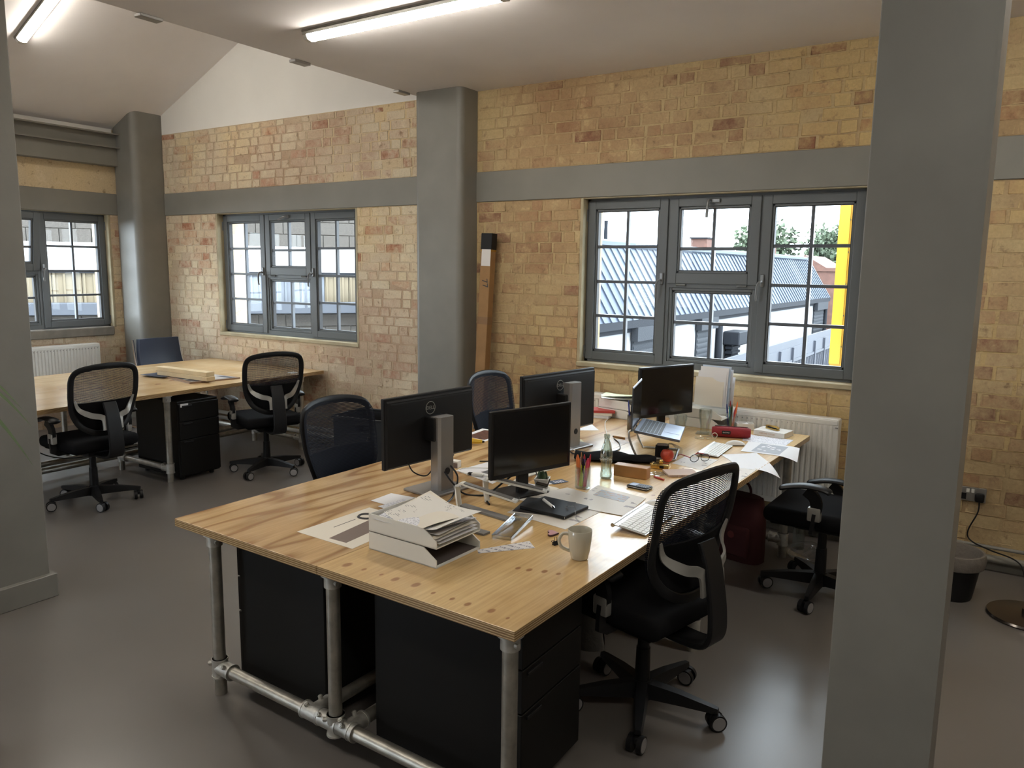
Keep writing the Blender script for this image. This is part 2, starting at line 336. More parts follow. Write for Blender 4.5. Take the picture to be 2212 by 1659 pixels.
def unitbrick(seed):
    rr = random.Random(seed); b = bmesh.new(); bmesh.ops.create_cube(b, size=1)
    bmesh.ops.bevel(b, geom=[e for e in b.edges if all(v.co.y < 0 for v in e.verts)], offset=.035, segments=1, affect='EDGES')
    for v in b.verts:
        v.co.x += rr.uniform(-.02, .02); v.co.z += rr.uniform(-.05, .05)
        if v.co.y < -.4: v.co.y += rr.uniform(-.12, .12)
    return b
BRK = []
for k in range(6):
    me = bpy.data.meshes.new('brick'); b = unitbrick(k); b.to_mesh(me); b.free(); BRK.append(me)
def bricks(wall, x0, x1, zr, holes, gauge, mats, nmax, score, mtx=Matrix.Identity(4), seed=1, z0=0):
    # wall-local frame: x along, z up, face at y=0, room side is -y
    rr = random.Random(seed); out = []; row = 0; z = z0
    while z < zr:
        h = min(gauge, zr-z); x = x0 - rr.uniform(0, .3); st = row % 2
        while x < x1:
            w = (.222 if st else .108) + rr.uniform(-.006, .006); st ^= 1
            if rr.random() < .12: st ^= 1
            a, c = max(x, x0)+.005, min(x+w, x1)-.005; x += w+.011
            segs = [(a, c)]
            for hx0, hx1, hz0, hz1 in holes:
                if z+h*.5 > hz0 and z+h*.5 < hz1:
                    ns = []
                    for s0, s1 in segs:
                        if s1 <= hx0 or s0 >= hx1: ns.append((s0, s1)); continue
                        if s0 < hx0: ns.append((s0, hx0))
                        if s1 > hx1: ns.append((hx1, s1))
                    segs = ns
            for s0, s1 in segs:
                if s1-s0 > .03: out.append((s0, s1, z, z+h-.010, rr.uniform(-.0045, -.0015), rr.random(), rr.randrange(6)))
        z += gauge; row += 1
    out.sort(key=lambda q: -score((q[0]+q[1])/2, (q[2]+q[3])/2)*(q[1]-q[0]))
    for me in BRK: pass
    var = []
    for me in BRK:
        c = me.copy(); c.name = 'brick'; c.materials.clear(); c.materials.append(mats[0]); var.append(c)
    big = bmesh.new(); lay = big.verts.layers.float.new('rnd')
    for i, (a, c, z0_, z1_, y, rn, k) in enumerate(out):
        mm = mtx @ Matrix.Translation(((a+c)/2, y+.012, (z0_+z1_)/2)) @ Matrix.Diagonal((c-a, .024, z1_-z0_, 1))
        if i < nmax:
            o = link('brick', var[k], wall); o.matrix_local = mm
        else:
            n0 = len(big.verts); t = BRK[k].copy(); t.transform(mm); big.from_mesh(t); bpy.data.meshes.remove(t); big.verts.ensure_lookup_table()
            for v in big.verts[n0:]: v[lay] = rn
    if len(out) > nmax:
        me = bpy.data.meshes.new('bricks'); big.to_mesh(me); me.materials.append(mats[1]); tag(link('brick_rows', me, wall), kind='stuff')
    big.free()
def project_score(px_range, Mw):
    def f(x, z):
        P = Mw @ Vector((x, 0, z)) - Vector((0, 0, 1.75)); d = P.dot(fw)
        if d < .3: return 0
        u, v = 1106+1667.1*P.dot(rt)/d, 829.5-1667.1*P.dot(up)/d
        return 1/d if px_range[0] < u < px_range[1] and px_range[2] < v < px_range[3] else 1e-4/d
    return f

def wallplate(name, x0, x1, z1, holes, mats, loc, rz, th=.34):
    # solid wall behind the face bricks, with openings
    m = M(); zs = sorted({0, z1, *[h[2] for h in holes], *[h[3] for h in holes]})
    for za, zb in zip(zs, zs[1:]):
        cuts = sorted((h[0], h[1]) for h in holes if h[2] <= za and h[3] >= zb); x = x0
        for a, b in cuts: m.bb(x, a, 0, th, za, zb); x = b
        m.bb(x, x1, 0, th, za, zb)
    return struct(name, m, mats, loc, rz)
W3 = (-2.815, -.825, 1.035, 2.287); W2 = (-7.20, -5.175, 1.025, 2.287)
BAND = (2.287, 2.526)
wr = wallplate('wall_back_right', -4.05, 4.0, ZC, [W3], MORTR, (0, YB, 0), 0)
bricks(wr, -3.80, 1.6, ZC, [(W3[0]-.02, W3[1]+.02, W3[2]-.035, W3[3]), (-9, 9, *BAND)], .0817, BMR, 300, project_score((1030, 2212, 60, 900), Matrix.Translation((0, YB, 0))), seed=3)
wl = wallplate('wall_back_left', -8.84, -4.05, ZC, [W2], MORTL, (0, YB, 0), 0)
bricks(wl, -8.12, -4.25, ZC, [(W2[0]-.02, W2[1]+.02, W2[2]-.035, W2[3]), (-9, 9, *BAND)], .0817, BML, 300, project_score((340, 905, 200, 850), Matrix.Translation((0, YB, 0))), seed=5)
m = M(); m.prism([(-8.84, YB, ZC), (-4.2, YB, ZC), (-4.2, YB, vz(-4.2)+.1), (-8.84, YB, vz(-8.84)+.1)], (0, .34, 0)); struct('wall_gable', m, GABLE)
# left wall, local x runs along +Y
ML = Matrix.Translation((XL, 0, 0)) @ Matrix.Rotation(pi/2, 4, 'Z')
W1 = (2.70, 4.86, 1.04, 2.285)
wL = wallplate('wall_left', -4.5, YB, 3.25, [W1], MORTL, (XL, 0, 0), pi/2)
bricks(wL, 2.4, 5.0, 3.0, [(W1[0], W1[1]+.02, W1[2]-.08, W1[3]), (-9, 9, 2.28, 3.3)], .0817, BML, 300, project_score((40, 260, 300, 800), ML), seed=9)
for n, o in (('trim_back_right', (-3.81, 4.0, YB-.012, YB+.05)), ('trim_back_left', (-8.15, -4.25, YB-.012, YB+.05))):
    struct(n, M().bb(o[0], o[1], o[2], o[3], *BAND, .004), GREY)
struct('trim_left_lintel', M().bb(XL-.05, XL+.012, -1, 5.0, 2.28, 2.51, .004), GREY)
struct('trim_left_beam', M().bb(XL-.05, XL+.10, -1, 5.0, 2.80, 2.99, .006), GREY)
m = M().bb(XL, XL+.16, -1, 5.0, 3.125, 3.14).bb(XL+.07, XL+.085, -1, 5.0, 2.995, 3.125).bb(XL, XL+.16, -1, 5.0, 2.985, 2.998); struct('trim_left_steel_beam', m, GREY)
struct('trim_left_upper_board', M().bb(XL-.05, XL+.014, -1, 4.95, 3.14, 3.27), GABLE)
# reveals and sills
struct('trim_sill_right', M().bb(W3[0]-.02, W3[1]+.02, YB-.016, YB+.10, W3[2]-.03, W3[2]+.008, .006), REV)
struct('trim_sill_left', M().bb(W2[0]-.02, W2[1]+.02, YB-.014, YB+.10, W2[2]-.03, W2[2]+.008, .006), REV)
struct('trim_sill_side', M().bb(XL-.10, XL+.035, W1[0]-.1, W1[1]-.02, .955, 1.052, .01), mat('concrete_sill', (.20, .18, .15), .8, var=.2, vscale=9))
for n, w in (('trim_reveal_right', W3), ('trim_reveal_left', W2)):
    struct(n, M().bb(w[0]-.02, w[0]+.006, YB-.004, YB+.16, w[2], w[3], .004).bb(w[1]-.006, w[1]+.02, YB-.004, YB+.16, w[2], w[3], .004).bb(w[0], w[1], YB, YB+.16, w[3]-.008, w[3]+.02), REV)
struct('trim_reveal_side', M().bb(XL-.16, XL+.004, W1[1]-.006, W1[1]+.02, W1[2], W1[3], .004).bb(XL-.16, XL, W1[0], W1[1], W1[3]-.008, W1[3]+.02), REV)

# columns
def column(name, x0, x1, y0, y1, z1, bev, top=None, m_=None):
    b = bmesh.new(); bmesh.ops.create_cube(b, size=1)
    bmesh.ops.transform(b, matrix=Matrix.Translation(((x0+x1)/2, (y0+y1)/2, z1/2)) @ Matrix.Diagonal((x1-x0, y1-y0, z1, 1)), verts=b.verts)
    if bev: bmesh.ops.bevel(b, geom=[e for e in b.edges if abs((e.verts[0].co-e.verts[1].co).z) > .5], offset=bev, segments=6, profile=.5, affect='EDGES')
    if top:
        for v in b.verts:
            if v.co.z > z1*.5: v.co.z = top(v.co.x)
    m = M(); m._merge(b); o = struct(name, m, m_ or GREYC); o.modifiers.new('weighted_normals', 'WEIGHTED_NORMAL').keep_sharp = True; return o
column('trim_column_mid', -4.285, -3.80, 5.075, YB+.05, ZC, .055)
column('trim_column_corner', XL-.02, -8.095, 4.95, YB+.05, 3.4, .08, lambda x: vz(x)+.01)
c = column('trim_column_near_left', -4.58, -4.155, 1.50, 1.94, 3.6, .006, lambda x: 3.9 if x < -4.4 else 3.9)
part('plinth', M().bb(-4.60, -4.125, 1.48, 1.963, 0, .125, .003), GREYC, c)
c = column('trim_column_near_right', -.364, -.0895, 2.30, 2.76, ZC, .004)
part('corner_bead', M().bb(-.0955, -.0865, 2.296, 2.304, 0, ZC), GREYC, c)

# skirting pipes
struct('baseboard_back', M().bb(-3.8, 4.0, YB-.02, YB, 0, .05), GREY)
m = M().cyl((-3.7, 5.235, .085), (4.0, 5.235, .085), .022).cyl((-3.7, 5.245, .15), (4.0, 5.245, .15), .011)
for x in (-3, -2, -1, .4, 1.5): m.bb(x-.012, x+.012, 5.225, YB, .06, .165)
struct('trim_skirting_pipe_right', m, GREY)
m = M().cyl((-8.0, 5.24, .10), (-4.3, 5.24, .10), .02).cyl((-8.0, 5.24, .16), (-4.3, 5.24, .16), .02)
for x in (-7.5, -6.2, -5): m.bb(x-.012, x+.012, 5.23, YB, .08, .18)
struct('trim_skirting_pipe_left', m, WHITE)

# ------------------------------------------------------------------ windows
def handle(parent, x, z, sgn, y=-.012):
    m = M().bb(x-.013, x+.013, y-.014, y, z-.03, z+.055, .005)
    m.tube([(x, y-.01, z+.0), (x, y-.045, z+.005), (x+sgn*.018, y-.052, z-.02), (x+sgn*.024, y-.048, z-.10), (x+sgn*.02, y-.045, z-.125)], .0085, 8, smooth=4)
    return part('handle', m, HAND, parent)
def sash(parent, name, x0, x1, z0, z1, st, cols, rows, y0=-.012, dep=.055, move=None, rails=None):
    # frame of a sash with rebated inner edge, glazing bars and panes; x,z local, -y is the room side
    tb, bb_ = rails or (st, st)
    m = M().bb(x0, x0+st, y0, y0+dep, z0, z1, .003).bb(x1-st, x1, y0, y0+dep, z0, z1, .003)
    m.bb(x0+st, x1-st, y0, y0+dep, z0, z0+bb_, .003).bb(x0+st, x1-st, y0, y0+dep, z1-tb, z1, .003)
    g = .016; a, b, c, d = x0+st, x1-st, z0+bb_, z1-tb
    for q in ((a, a+g, c, d), (b-g, b, c, d), (a, b, c, c+g), (a, b, d-g, d)): m.bb(q[0], q[1], y0+.012, y0+dep-.004, q[2], q[3], .002)
    o = part(name, m, FRAME, parent)
    a += g; b -= g; c += g; d -= g; bw = .011
    m = M(); e = .004
    for q in ((a, a+e, c, d), (b-e, b, c, d), (a, b, c, c+e), (a, b, d-e, d)): m.bb(q[0], q[1], y0+.014, y0+dep, q[2], q[3])
    part('glazing_seal', m, SEAL, o)
    m = M(); xs = [a+(b-a)*k/cols for k in range(cols+1)]; zs = [c+(d-c)*r for r in rows]
    for x in xs[1:-1]: m.bb(x-bw, x+bw, y0+.016, y0+.05, c, d, .002)
    for z in zs[1:-1]: m.bb(a, b, y0+.0165, y0+.0495, z-bw, z+bw, .002)
    part('glazing_bars', m, BAR, o)
    for i in range(cols):
        for j in range(len(zs)-1): part('pane', M().bb(xs[i], xs[i+1], y0+.030, y0+.036, zs[j], zs[j+1]), PANE, o)
    return o
def window(name, x0, x1, z0, z1, loc, rz, tilt=0):
    r = struct(name, None, None, loc, rz); w = (x1-x0)/3; e = .028; f = .05
    m = M().bb(x0, x1, 0, .07, z0, z0+f).bb(x0, x1, 0, .07, z1-e, z1).bb(x0, x0+e, 0, .07, z0, z1).bb(x1-e, x1, 0, .07, z0, z1)
    for k in (1, 2): m.bb(x0+w*k-.02, x0+w*k+.02, .001, .069, z0, z1)
    zm = z0+(z1-z0)*.50; m.bb(x0+w, x0+2*w, .002, .068, zm-.03, zm+.03); part('window_frame', m, FRAME, r)
    q4 = [0, .25, .5, .75, 1]; g = .006
    s1 = sash(r, 'sash', x0+.012, x0+w-g, z0+.02, z1-.016, .062, 2, q4); handle(s1, x0+w-.035, zm+.02, -1)
    s3 = sash(r, 'sash', x0+2*w+g, x1-.012, z0+.02, z1-.016, .062, 2, q4); handle(s3, x0+2*w+.03, zm+.02, -1)
    sv = sash(r, 'vent_sash', x0+w+g, x0+2*w-g, zm+.0, z1-.016, .066, 2, [0, .36, 1], rails=(.062, .075))
    if tilt:
        sv.rotation_euler = (tilt, 0, 0); P = Vector((0, 0, zm)); sv.location = P - Matrix.Rotation(tilt, 3, 'X') @ P
    xm = x0+1.5*w; m = M().bb(xm-.035, xm+.045, -.028, -.012, z1-.058, z1-.030, .005).tube([(xm-.02, -.02, z1-.045), (xm-.03, -.055, z1-.05), (xm-.035, -.06, z1-.16)] if tilt == 0 and x0 > -4 else [(xm+.03, -.02, z1-.045), (xm, -.05, z1-.05), (xm-.075, -.055, z1-.075)], .010, 8, smooth=4)
    part('handle', m, HAND, sv)
    sf = sash(r, 'fixed_light', x0+w+.02, x0+2*w-.02, z0+.05, zm-.03, .02, 2, [0, .54, 1], y0=.008, dep=.05)
    m = M()
    for x in (x0+w+.11, x0+2*w-.11): m.cyl((x-.035, -.008, zm-.010), (x+.035, -.008, zm-.010), .008, n=8)
    part('hinge', m, FRAME, r)
    m = M()
    for x in (x0+.004, x1-.004):
        for z in (z0+.08, z1-.12): m.cyl((x, -.012, z-.045), (x, -.012, z+.045), .008, n=8)
    part('hinge', m, FRAME, r)
    return r
window('window_3', W3[0]+.004, W3[1]-.004, W3[2]+.006, W3[3]-.008, (0, YB+.075, 0), 0)
window('window_2', W2[0]+.004, W2[1]-.004, W2[2]+.006, W2[3]-.008, (0, YB+.075, 0), 0)
window('window_1', W1[0]+.004, W1[1]-.004, W1[2]+.006, W1[3]-.008, (XL-.075, 0, 0), pi/2, tilt=R(9))

# ------------------------------------------------------------------ ceiling lights and brackets
GLOW = emit('lit_diffuser', (1, .94, .83), LAMP)
def batten(label, loc, rot, L=1.45):
    t = thing('ceiling_light', label, 'light', loc, 0, 'linear ceiling lights'); t.rotation_euler = rot; h = L/2
    m = M().prism([(-h, -.055, -.012), (-h, .055, -.012), (-h, .05, 0), (-h, -.05, 0)], (L, 0, 0)); part('housing', m, ALU, t)
    pr = [(-.042, -.012), (-.042, -.03), (-.03, -.052), (0, -.06), (.03, -.052), (.042, -.03), (.042, -.012)]
    m = M().prism([(-h+.03, a, b) for a, b in pr], (L-.06, 0, 0)); part('diffuser', m, GLOW, t)
    for s in (-1, 1):
        m = M().prism([(s*h, a*1.08, b*1.04) for a, b in pr], (-s*.03, 0, 0)); part('end_cap', m, WHITEP, t)
    m = M()
    for s in (-1, 1): m.bb(-h, h, s*.043, s*.050, -.03, -.012, .001)
    part('side_rail', m, ALU, t); return t
batten('long linear light glowing on the flat ceiling near the middle column', (-3.045, 3.478, ZC), (0, 0, 0))
a = math.atan(.425)
sl = batten('linear light glowing on the sloped ceiling at top left', (-6.74, 3.555, vz(-6.74)), (0, -a, 0))
for x, y, lb in ((-3.045, .2, 'added unseen fill light on the flat ceiling above the camera, left one'), (.5, 3.478, 'added unseen fill light on the flat ceiling above the near right column'), (.5, .2, 'added unseen fill light on the flat ceiling behind the camera, right one')):  # extra battens added out of view to brighten the room
    batten(lb, (x, y, ZC), (0, 0, 0))
batten('added unseen fill light on the sloped ceiling further back behind the view', (-6.74, .3, vz(-6.74)), (0, -a, 0))  # one more unseen batten, added as fill under the slope
for k, y in enumerate((2.80, 3.93, 5.0)):
    m = M().bb(-.035, .030, -.07, .07, -.018, .0, .003).bb(-.028, -.012, -.06, .06, 0, .05)
    solo('ceiling_bracket', m, STEELG, ('dark bracket on the ceiling edge, leftmost and nearest to the sloped light', 'dark bracket at the middle of the flat ceiling edge', 'dark bracket on the ceiling edge beside the middle column')[k], 'bracket', (-4.345, y, ZC), 0, 'brackets along the ceiling edge')

# ------------------------------------------------------------------ pipe framed desks
PR = .0245
def clamp_tee(m, p, axis, r=PR):
    p = Vector(p); a = Vector(axis); m.cyl(p-a*.045, p+a*.045, r+.007, n=18)
    m.cyl(p-a*.045, p-a*.038, r+.0095, n=18).cyl(p+a*.038, p+a*.045, r+.0095, n=18)
def stud(m, p, d):
    p = Vector(p); d = Vector(d); m.cyl(p+d*.028, p+d*.044, .009, n=10).cyl(p+d*.044, p+d*.047, .006, n=6)
def frame_leg(root, x, y, zt, rails, mats=GALV, foot=0):
    part('leg', M().cyl((0, 0, foot), (0, 0, zt), PR, n=20), mats, root, (x, y, 0))
    m = M().cyl((0, 0, zt-.05), (0, 0, zt-.004), PR+.006, n=18).cyl((0, 0, zt-.006), (0, 0, zt), .042, n=18).cyl((PR+.002, -.012, zt-.028), (PR+.014, -.014, zt-.028), .008, n=10)
    part('top_flange', m, CLAMP, root, (x, y, 0))
    if rails:
        m = M().cyl((0, 0, .075), (0, 0, .155), PR+.007, n=18).cyl((0, 0, .075), (0, 0, .082), PR+.0095, n=18).cyl((0, 0, .148), (0, 0, .155), PR+.0095, n=18)
        for d in rails: d = Vector(d); m.cyl((0, 0, .115), Vector((0, 0, .115))+d*.085, PR+.007, n=18).cyl(Vector((0, 0, .115))+d*.078, Vector((0, 0, .115))+d*.085, PR+.0095, n=18)
        for d in rails: stud(m, Vector((0, 0, .125))+Vector(d)*.06, (-d[1]*.6, -abs(d[0])*.6-.2, .5))
        stud(m, (0, 0, .135), (-.7, -.7, 0)); part('pipe_clamp', m, CLAMP, root, (x, y, 0))
def rail(root, a, b, mats=GALV): part('rail', M().cyl(a, b, PR, n=20), mats, root)

DZ = .72
ang = math.atan2(-.047, 1.689)    # short edge direction
D0 = thing('bench_desk', 'long plywood bench desk on galvanised pipe legs in front of the large window', 'desk', (-1.119, 1.758, 0), ang)
DL, DW, SE = 3.337, 1.69, .835
KN = [(771,1198)]
kn = [(-.757,.07,.013),(-.68,.075,.007),(-.6,.077,.006),(-.535,.076,.011),(-.449,.082,.012),(-.362,.067,.006),(-.285,.068,.007),(-.222,.066,.009),(-.135,.072,.010),(-.066,.06,.005),(-.26,.40,.008),(-.22,.41,.009),(-.17,.43,.009),(-.12,.44,.007),(-.15,.62,.008),(-.3,1.28,.010),(-.55,1.40,.011),(-.25,1.5,.008),(-.4,1.75,.009),(-.28,2.15,.008),(-.62,1.16,.012),(-.4,2.5,.008),(-.2,2.75,.01),(-.33,2.05,.006)]
PLY_R = plymat('knotty_plywood', (.66, .47, .235), (.42, .25, .10), 20, kn, .35)
PLY_F = plymat('far_plywood', (.62, .45, .25), (.38, .24, .11), 26, [(-.5,1.2,.02),(-.8,1.3,.02),(-.62,1.5,.022),(-.7,1.75,.02),(-.45,1.9,.018),(-.9,1.6,.018),(-.55,2.1,.02),(-1.1,1.2,.02),(-.3,.5,.015)], .5)
part('tabletop', M().bb(-SE+.0008, 0, 0, DL, DZ-.033, DZ, .0015), PLY_R, D0)
part('tabletop', M().bb(-DW, -SE-.0008, 0, DL, DZ-.033, DZ, .0015), WPLY, D0)
zt = DZ-.033
for y in (.045, 1.55, 3.02):
    first = y < 1
    frame_leg(D0, -DW+.20 if first else -DW+.10, y, zt, [(1, 0, 0)]); frame_leg(D0, -SE+.03, y, zt, [(1, 0, 0), (-1, 0, 0)] if first else None, GALV, .085 if first else 0); frame_leg(D0, -.045, y, zt, [(-1, 0, 0)])
    rail(D0, (-DW+.20 if first else -DW+.10, y, .115), (-.045, y, .115))
for x in (-SE-.09, -SE+.09):
    rail(D0, (x, .045, .115), (x, 3.02, .115))
    m = M(); clamp_tee(m, (x, .045, .115), (1, 0, 0)); m.cyl((x, .045, .115), (x, .125, .115), PR+.007, n=18).cyl((x, .118, .115), (x, .125, .115), PR+.0095, n=18); stud(m, (x-.02, .045, .115), (0, -.4, .9)); stud(m, (x, .09, .115), (-.3, 0, .95))
    part('pipe_clamp', m, CLAMP, D0)
part('cable_tray', M().bb(-SE-.06, -SE+.10, .9, 2.7, zt-.10, zt-.095).bb(-SE-.06, -SE-.055, .9, 2.7, zt-.10, zt-.05).bb(-SE+.095, -SE+.10, .9, 2.7, zt-.10, zt-.05), BLACKM, D0)

FZ = .742
F0 = thing('bench_desk', 'plywood bench desk on pipe legs in the far left corner by the side window', 'desk', (-5.56, 1.9, 0), R(.8))
part('tabletop', M().bb(-.84, 0, 0, 3.37, FZ-.033, FZ, .0015), PLY_F, F0)
part('tabletop', M().bb(-1.70, -.842, 0, 3.37, FZ-.033, FZ, .0015), PLY_F, F0)
for y in (.3, 1.70, 3.10):
    for x in (-.035, -.72, -1.60): frame_leg(F0, x, y, FZ-.033, [(-1, 0, 0)] if x > -.1 else [(1, 0, 0)])
    rail(F0, (-1.60, y, .115), (-.035, y, .115))
for x in (-.76, -.98): rail(F0, (x, .3, .115), (x, 3.10, .115))
m = M().tube([(-1.2, .6, .68), (-1.0, 1.0, .35), (-.86, 1.3, .16), (-.84, 2.0, .15), (-.85, 2.6, .17)], .005, 6, smooth=6); part('cable', m, BLACKP, F0)

def pedestal(label, x0, x1, y0, y1, h, front, tagit=False):
    # front: '+x' or '-x' side carries the drawers
    t = thing('drawer_pedestal', label, 'drawer unit', ((x0+x1)/2, (y0+y1)/2, 0), 0, 'black steel drawer pedestals'); w, d = (x1-x0)/2, (y1-y0)/2; s = 1 if front == '+x' else -1
    part('body', M().bb(-w, w, -d, d, .03, h, .004), BLACKM, t); m = M()
    for a in (-1, 1):
        for b in (-1, 1): m.cyl((a*(w-.05), b*(d-.05), 0), (a*(w-.05), b*(d-.05), .03), .02, n=10)
    part('foot', m, BLACKP, t); z = .045; hs = [.27, .135, .135] if h > .6 else [.26, .13, .13]; k = (h-.06)/sum(hs)
    for q in hs:
        q *= k; dr = part('drawer', M().bb(s*w, s*(w+.018), -d+.004, d-.004, z, z+q-.006, .002), BLACKM, t)
        part('handle_slot', M().bb(s*(w+.018), s*(w+.026), -d+.03, -d+.12, z+q-.03, z+q-.018, .002), BLACKP, dr); z += q
    if tagit: part('name_label', M().bb(s*(w+.0185), s*(w+.020), -.17, -.10, h-.045, h-.018).bb(s*(w+.020), s*(w+.0203), -.165, -.14, h-.042, h-.021), [PAPER], t)
    return t
pedestal('black steel drawer pedestal under the far desk, white label on its front', -6.16, -5.572, 3.655, 4.03, .655, '+x', True)
pedestal('black pedestal under the near desk behind its left pipe leg', -2.56, -2.07, 1.92, 2.32, .655, '-x')
pedestal('black pedestal under the near desk corner beside the front chair', -1.822, -1.215, 1.925, 2.33, .665, '+x')

# ------------------------------------------------------------------ swivel chairs
def yb(x, z): t = (z-.55)/.48; return -.215-.055*t+.028*math.exp(-((z-.68)/.11)**2)+.045*(x/.23)**2
OUT = [(0, 1.040), (.10, 1.034), (.195, 1.012), (.232, .965), (.238, .87), (.230, .77), (.206, .68), (.162, .605), (.085, .56), (0, .55)]
half = crom([(x, 0, z) for x, z in OUT], 5)
def hw(z):
    for a, b in zip(half, half[1:]):
        if b.z <= z <= a.z: return a.x+(b.x-a.x)*((a.z-z)/max(1e-6, a.z-b.z))
    return 0
def make_chair(label):
    t = thing('office_chair', label, 'chair', (0, 0, 0), 0, 'black mesh office chairs')
    lp = [Vector((p.x, yb(p.x, p.z), p.z)) for p in half[1:-1]]; loop = [Vector((0, yb(0, 1.040), 1.040))]+lp+[Vector((0, yb(0, .55), .55))]+[Vector((-p.x, p.y, p.z)) for p in lp[::-1]]
    pr = [(.021*cos(2*pi*k/10), .010*sin(2*pi*k/10)-.012) for k in range(10)]
    part('back_frame', M().sweep(loop, pr, True, (0, 1, .1)), BLACKP, t)
    z0, z1 = .556, 1.034
    def f(u, v): z = z0+(z1-z0)*v; x = (2*u-1)*max(.02, hw(z)+.012); return Vector((x, yb(x, z)+.004, z))
    part('back_mesh', M().grid(f, 14, 24), NAVYF, t)
    def f2(u, v): z = .575+.205*v; x = (2*u-1)*max(.02, hw(z)-.004); return Vector((x, yb(x, z)-.006, z))
    part('lumbar_pad', M().grid(f2, 12, 8, .008), BLACKF, t)
    sp = crom([(0, -.262, .775), (0, -.292, .70), (0, -.312, .60), (0, -.325, .50), (0, -.322, .425), (0, -.285, .385), (0, -.18, .378), (0, -.04, .388)], 5)
    q = [(-.058, -.006), (-.052, -.011), (.052, -.011), (.058, -.006), (.058, .006), (.052, .011), (-.052, .011), (-.058, .006)]
    part('back_spine', M().sweep(sp, q, False, (0, 1, .25), None, [.84+.2*i/len(sp) for i in range(len(sp))]), BLACKP, t)
    for s in (-1, 1):
        pts = crom([(s*.214, yb(.214, .80)-.018, .80), (s*.185, yb(.18, .73)-.026, .735), (s*.13, -.262, .695), (s*.075, -.284, .680), (s*.056, -.292, .655), (s*.054, -.300, .585)], 5)
        part('back_bracket', M().sweep(pts, [(-.019, -.005), (.019, -.005), (.019, .005), (-.019, .005)], False, (0, 1, .1), None, [.35+.65*min(1, i/8) for i in range(len(pts))]), SILV, t)
    m = M().box((0, .02, .468), (.49, .49, .085), .034, None, 4).box((0, .02, .425), (.44, .42, .02), .008); part('seat', m, BLACKF, t, angle=60)
    part('seat_mechanism', M().box((0, .0, .395), (.20, .26, .05), .012, None, 2).cyl((.10, .06, .40), (.27, .06, .395), .006, n=8).box((.27, .06, .395), (.05, .02, .008), .003), BLACKP, t)
    part('gas_lift', M().cyl((0, 0, .11), (0, 0, .26), .031, .028).cyl((0, 0, .26), (0, 0, .38), .024, .022).cyl((0, 0, .055), (0, 0, .125), .05, .036, 20), BLACKP, t)
    for s in (-1, 1):
        m = M().sweep([(s*.14, .0, .415), (s*.24, .0, .415), (s*.272, -.0, .43), (s*.278, -.01, .49), (s*.28, -.014, .53)], [(-.022, -.009), (.022, -.009), (.022, .009), (-.022, .009)], False, (0, -1, .02))
        m.sweep(crom([(s*.281, -.015, .53), (s*.282, -.02, .575), (s*.284, -.005, .615), (s*.286, .035, .645)], 4), [(-.012, -.028), (.012, -.028), (.012, .028), (-.012, .028)], False, (0, 1, 0), None, None)
        ar = part('armrest', m, BLACKP, t)
        part('sleeve', M().box((s*.2795, -.012, .525), (.036, .066, .075), .008, None, 2), SILV, ar)
        pd = crom([(s*.285, -.085, .648), (s*.286, -.05, .664), (s*.286, .04, .668), (s*.284, .12, .652), (s*.282, .165, .636)], 4)
        part('arm_pad', M().sweep(pd, [(.040*cos(2*pi*k/12), .014*sin(2*pi*k/12)) for k in range(12)], False, (0, 0, 1), None, [.75]+[1]*(len(pd)-2)+[.7]), BLACKP, ar, angle=60)
    lm = None
    for k in range(5):
        if lm is None:
            m = M(); b = bmesh.new(); v = []
            for x, w, za, zb in ((.02, .030, .058, .122), (.16, .024, .066, .112), (.285, .017, .070, .094), (.31, .012, .072, .090)):
                v.append([b.verts.new(p) for p in ((x, -w, za), (x, w, za), (x, w*.75, zb), (x, -w*.75, zb))])
            for A, B in zip(v, v[1:]):
                for j in range(4): b.faces.new((A[j], A[(j+1) % 4], B[(j+1) % 4], B[j]))
            b.faces.new(v[0][::-1]); b.faces.new(v[-1]); bmesh.ops.recalc_face_normals(b, faces=b.faces[:]); m._merge(b); lm = m.mesh('base_leg', BLACKP, 30)
            m = M().cyl((0, 0, .045), (0, 0, .078), .010, n=10).box((.006, 0, .050), (.048, .018, .024), .006, None, 2)
            for s in (-1, 1): m.cyl((.012, s*.010, .034), (.012, s*.029, .034), .034, .033, 20).cyl((.012, s*.0292, .034), (.012, s*.0305, .034), .027, .026, 20, 1)
            cm = m.mesh('caster', [BLACKP, WHEELH], 30)
        lg = link('base_leg', lm, t, (0, 0, 0), R(72*k)); link('caster', cm, lg, (.292, 0, 0), R((40, -75, 110, 200, -20)[k]))
    return t
CH = make_chair('black mesh chair with silver bracket, pulled up to the far desk by the left column')
CHAIRS = [((-5.60, 2.97), 181, -21, None), ((-5.27, 4.28), 161, 4, 'black mesh chair at the far desk seen from behind, nearest to the back wall'),
          ((-1.125, 2.73), 166, 3, 'black mesh chair in the foreground at the right edge of the near desk'), ((-.77, 4.33), 178, -18, 'black chair half hidden behind the near right column'),
          ((-2.78, 2.91), -2, 10, 'dark mesh chair under the left side of the near desk, before the black crate'), ((-2.735, 4.29), 0, 30, 'dark mesh chair at the desk near the wall, below the leaning cardboard box')]
for (x, y), hd, br, lab in CHAIRS:
    c = CH if lab is None else dup(CH, (0, 0, 0), 0, lab)
    c.location = (x, y, 0); c.rotation_euler = (0, 0, R(hd-90)); i = 0
    if 'half hidden' in c['label']:
        for ch in c.children:
            if ch.name.startswith('armrest') and sum(v.co.x for v in ch.data.vertices) > 0: ch.location.z = -.10
    for ch in c.children:
        if ch.name.startswith('base_leg'): ch.rotation_euler = (0, 0, R(br-(hd-90)+72*i)); i += 1

